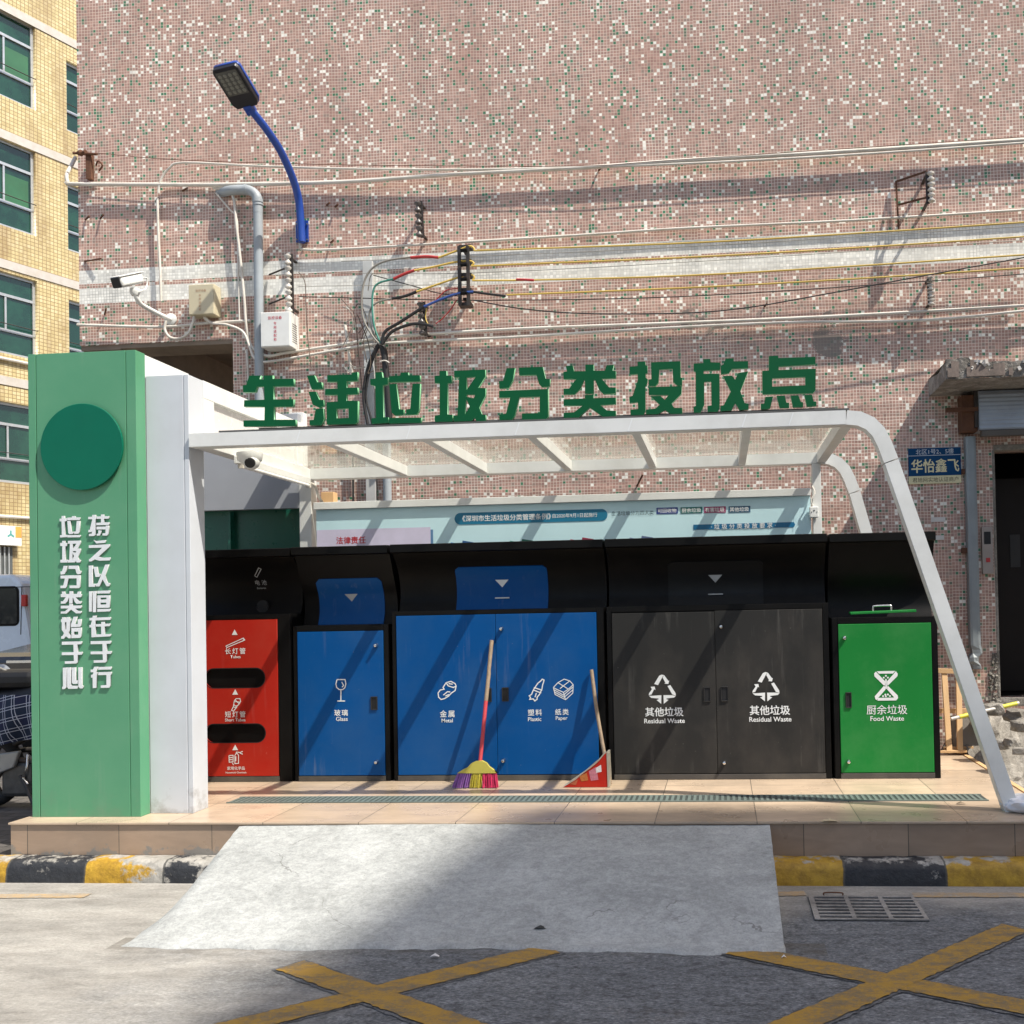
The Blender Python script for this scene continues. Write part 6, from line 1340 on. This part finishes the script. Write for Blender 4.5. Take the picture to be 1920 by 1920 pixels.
for xx in (xl+.2, xrr-.2): MB().lathe((xx, yc_+.02, hz_-.2), (0, -1, 0), [(0, .09), (.05, .09), (.07, .06)], 18).build('headlight', mat('headlamp', (0.4, 0.42, 0.44), 0.1), cr, smooth=40)
for xx in (xl+.02, xrr-.22):
    for yy in (yc_+.75, yc_+3.1): MB().lathe((xx, yy, .44), (1, 0, 0), [(0, .2), (.02, .32), (.18, .32), (.2, .2)], 22).build('wheel', RUB, cr, smooth=40)
# motorbike under a plaid cover
ym = 7.55; gz_ = .122
mk_ = thing('motorbike', 'dark motorbike with a plaid blanket over its seat beside the green pillar', 'motorbike', (PY(20, 1400, ym).x, ym, gz_))
wx = PY(-22, 1480, ym); wr = .30
for xx, zz in ((wx.x, gz_+wr), (wx.x+1.25, gz_+wr)):
    pts = [(xx+wr*.86*math.cos(t_), ym, zz+wr*.86*math.sin(t_)) for t_ in [i*2*math.pi/32 for i in range(33)]]
    w_ = MB().ring_path(pts, .048, 10, caps=False).build('wheel', RUB, mk_, smooth=60)
    mb = MB(); mb.lathe((xx, ym-.05, zz), (0, 1, 0), [(0, .03), (.1, .03)], 12)
    for i in range(6): a_ = i*math.pi/3; mb.bar((xx, ym, zz), (xx+wr*.8*math.cos(a_), ym, zz+wr*.8*math.sin(a_)), .02, .025)
    mb.build('rim', DARKM, w_)
def bp(px, py, dy=0): return PY(px, py, ym+dy)
mb = MB(); mb.tube([bp(-20, 1480, .07), bp(5, 1430, .09), bp(30, 1410, .09), bp(62, 1405, .09)], .022, 8); mb.tube([bp(-20, 1480, -.07), bp(10, 1440, -.09), bp(40, 1425, -.09), bp(90, 1440, -.09), bp(150, 1470, -.07)], .02, 8); mb.tube([bp(20, 1400), bp(60, 1380), bp(120, 1370), bp(165, 1300)], .025, 8)
mb.build('frame', DARKM, mk_, smooth=60)
mb = MB(); a, b = bp(18, 1500), bp(52, 1425); mb.box(a.x, b.x+.1, ym-.10, ym+.10, a.z+.04, b.z); mb.build('engine', mat('engine_grey', (0.10, 0.10, 0.10), 0.4, metal=.6, var=.3, scale=20), mk_, bevel=.03)
mb = MB(); a, b = bp(-6, 1452, -.14), bp(24, 1408, -.14); mb.prism([(a.x, a.z), (b.x, a.z+.05), (b.x+.05, b.z), (a.x+.02, b.z-.02)], lambda u, v, d: (u, ym-.14+d, v), 0, .04); mb.build('side_cover', mat('cover_silver', (0.32, 0.32, 0.31), 0.35, metal=.4), mk_, bevel=.01)
MB().tube([bp(38, 1455, -.12), bp(50, 1478, -.16), bp(64, 1512, -.22)], .014, 8).build('side_stand', DARKM, mk_, smooth=60)
mb = MB(); mb.tube([bp(52, 1415, -.1), bp(50, 1440, -.13), bp(44, 1458, -.13), bp(52, 1470, -.13)], .010, 6); mb.build('foot_lever', CHROME, mk_, smooth=60)
# seat, load and cover
mb = MB(); rows = []
for i in range(9):
    s = i/8; px = -55+s*150; rows.append([bp(px, 1335+8*math.sin(s*6), -.17), bp(px, 1295+10*math.sin(s*4), -.15), bp(px, 1280+8*math.sin(s*5), 0), bp(px, 1295, .15), bp(px, 1335, .17)])
mb.grid(rows); mb.build('seat', mat('seat_black', (0.010, 0.010, 0.011), 0.55), mk_, smooth=60)
def plaid_mat():
    m = bpy.data.materials.new('plaid'); t, b = nodes_of(m); sx = N(t, 'ShaderNodeSeparateXYZ'); t.links.new(pos(t), sx.inputs[0])
    u = math_(t, 'ADD', sx.outputs[0], math_(t, 'MULTIPLY', sx.outputs[2], .22)); v = math_(t, 'ADD', sx.outputs[2], math_(t, 'MULTIPLY', sx.outputs[0], -.22))
    def ln(q, p, w_): f_ = math_(t, 'FRACT', math_(t, 'DIVIDE', q, p)); return math_(t, 'LESS_THAN', f_, w_)
    l1 = None
    for q in (u, v):
        for off in (0, .022):
            e = ln(math_(t, 'ADD', q, off), .085, .06); l1 = e if l1 is None else math_(t, 'MAXIMUM', l1, e)
    c = mix(t, math_(t, 'MAXIMUM', math_(t, 'MULTIPLY', ln(u, .17, .5), .5), math_(t, 'MULTIPLY', ln(v, .17, .5), .5)), (0.008, 0.013, 0.045), (0.006, 0.02, 0.035))
    c = mix(t, l1, c, (0.36, 0.38, 0.44)); t.links.new(c, b.inputs['Base Color']); b.inputs['Roughness'].default_value = .9; return m
mb = MB(); rows = []
for i in range(15):
    s = i/14; px = -60+s*150; row_ = []
    for j in range(9):
        q = j/8; py = 1303+q*(92+8*math.sin(s*5+1)); row_.append(bp(px+q*6+(4-8*q)*0, py, -.19-.03*math.sin(s*14+q*2)-.05*math.sin(q*3)))
    rows.append(row_)
mb.grid(rows); mb.build('plaid_blanket', plaid_mat(), mk_, smooth=70)
MB().tube([bp(-20, 1268, -.1), bp(5, 1273, -.1), bp(18, 1283, -.1), bp(35, 1277, -.1), bp(62, 1272, -.1)], .008, 6).build('handlebar', CHROME, mk_, smooth=60)
MB().tube([bp(-10, 1248, -.05), bp(20, 1262, -.05), bp(45, 1271, -.05)], .009, 6).build('cable', GCAB, mk_, smooth=60)
mb = MB(); a, b = bp(30, 1290, .0), bp(80, 1255, .0); mb.box(a.x-.2, b.x, ym-.12, ym+.2, a.z, b.z); mb.build('luggage', mat('luggage_black', (0.008, 0.008, 0.009), .6), mk_, bevel=.05)

# ---------------------------------------------------------------- small litter
random.seed(21)
for i, (px, py, s, c_, lab) in enumerate(((1013, 1750, .03, (0.03, 0.03, .03), 'small dark leaf scrap on the concrete ramp near its foot'), (815, 1795, .022, (0.6, 0.6, .6), 'white paper scrap on the road below the ramp'), (1555, 1541, .05, (0.5, 0.42, .28), 'dry curled leaf lying on the platform edge above the kerb'), (1470, 1797, .012, (.7, .7, .7), 'tiny white fleck on the yellow road line'), (1802, 1508, .03, (.2, .15, .1), 'brown leaf scrap on the platform near the slanting leg'))):
    z = ZF if py < 1545 else (.02 if i == 0 else .006); p = PZ(px, py, z); mb = MB()
    mb.grid([[p+Vector((-s, -s*.3, .004)), p+Vector((0, -s*.5, .012)), p+Vector((s, -s*.2, .005))], [p+Vector((-s*.8, s*.4, .006)), p+Vector((0, s*.5, .016)), p+Vector((s*.9, s*.5, .004))]])
    if i == 0:
        for v in mb.v: v.z += .02
    tag(mb.build('litter_scrap', mat('litter%d' % i, c_, .7)), lab, 'litter')

# ---------------------------------------------------------------- unseen block, added and shaped to throw the shade over the ramp
tw = thing('shade_block', 'tall plain unseen block added to throw shade on the ramp', 'building', (31, -15, 0))
ht = 38.0; k_ = (ht-ZF)/(-SUN_DOWN.z)
cx_ = -1.3-SUN_DOWN.x*k_; cy_ = 6.42-SUN_DOWN.y*k_
MB().prism([(cx_, cy_), (cx_+26, cy_), (cx_+26, cy_-22), (cx_-5.5, cy_-22)], lambda u, v, d: (u, v, d), 0, ht).build('wall', mat('shade_block_wall', (0.42, 0.38, 0.32), .7), tw)
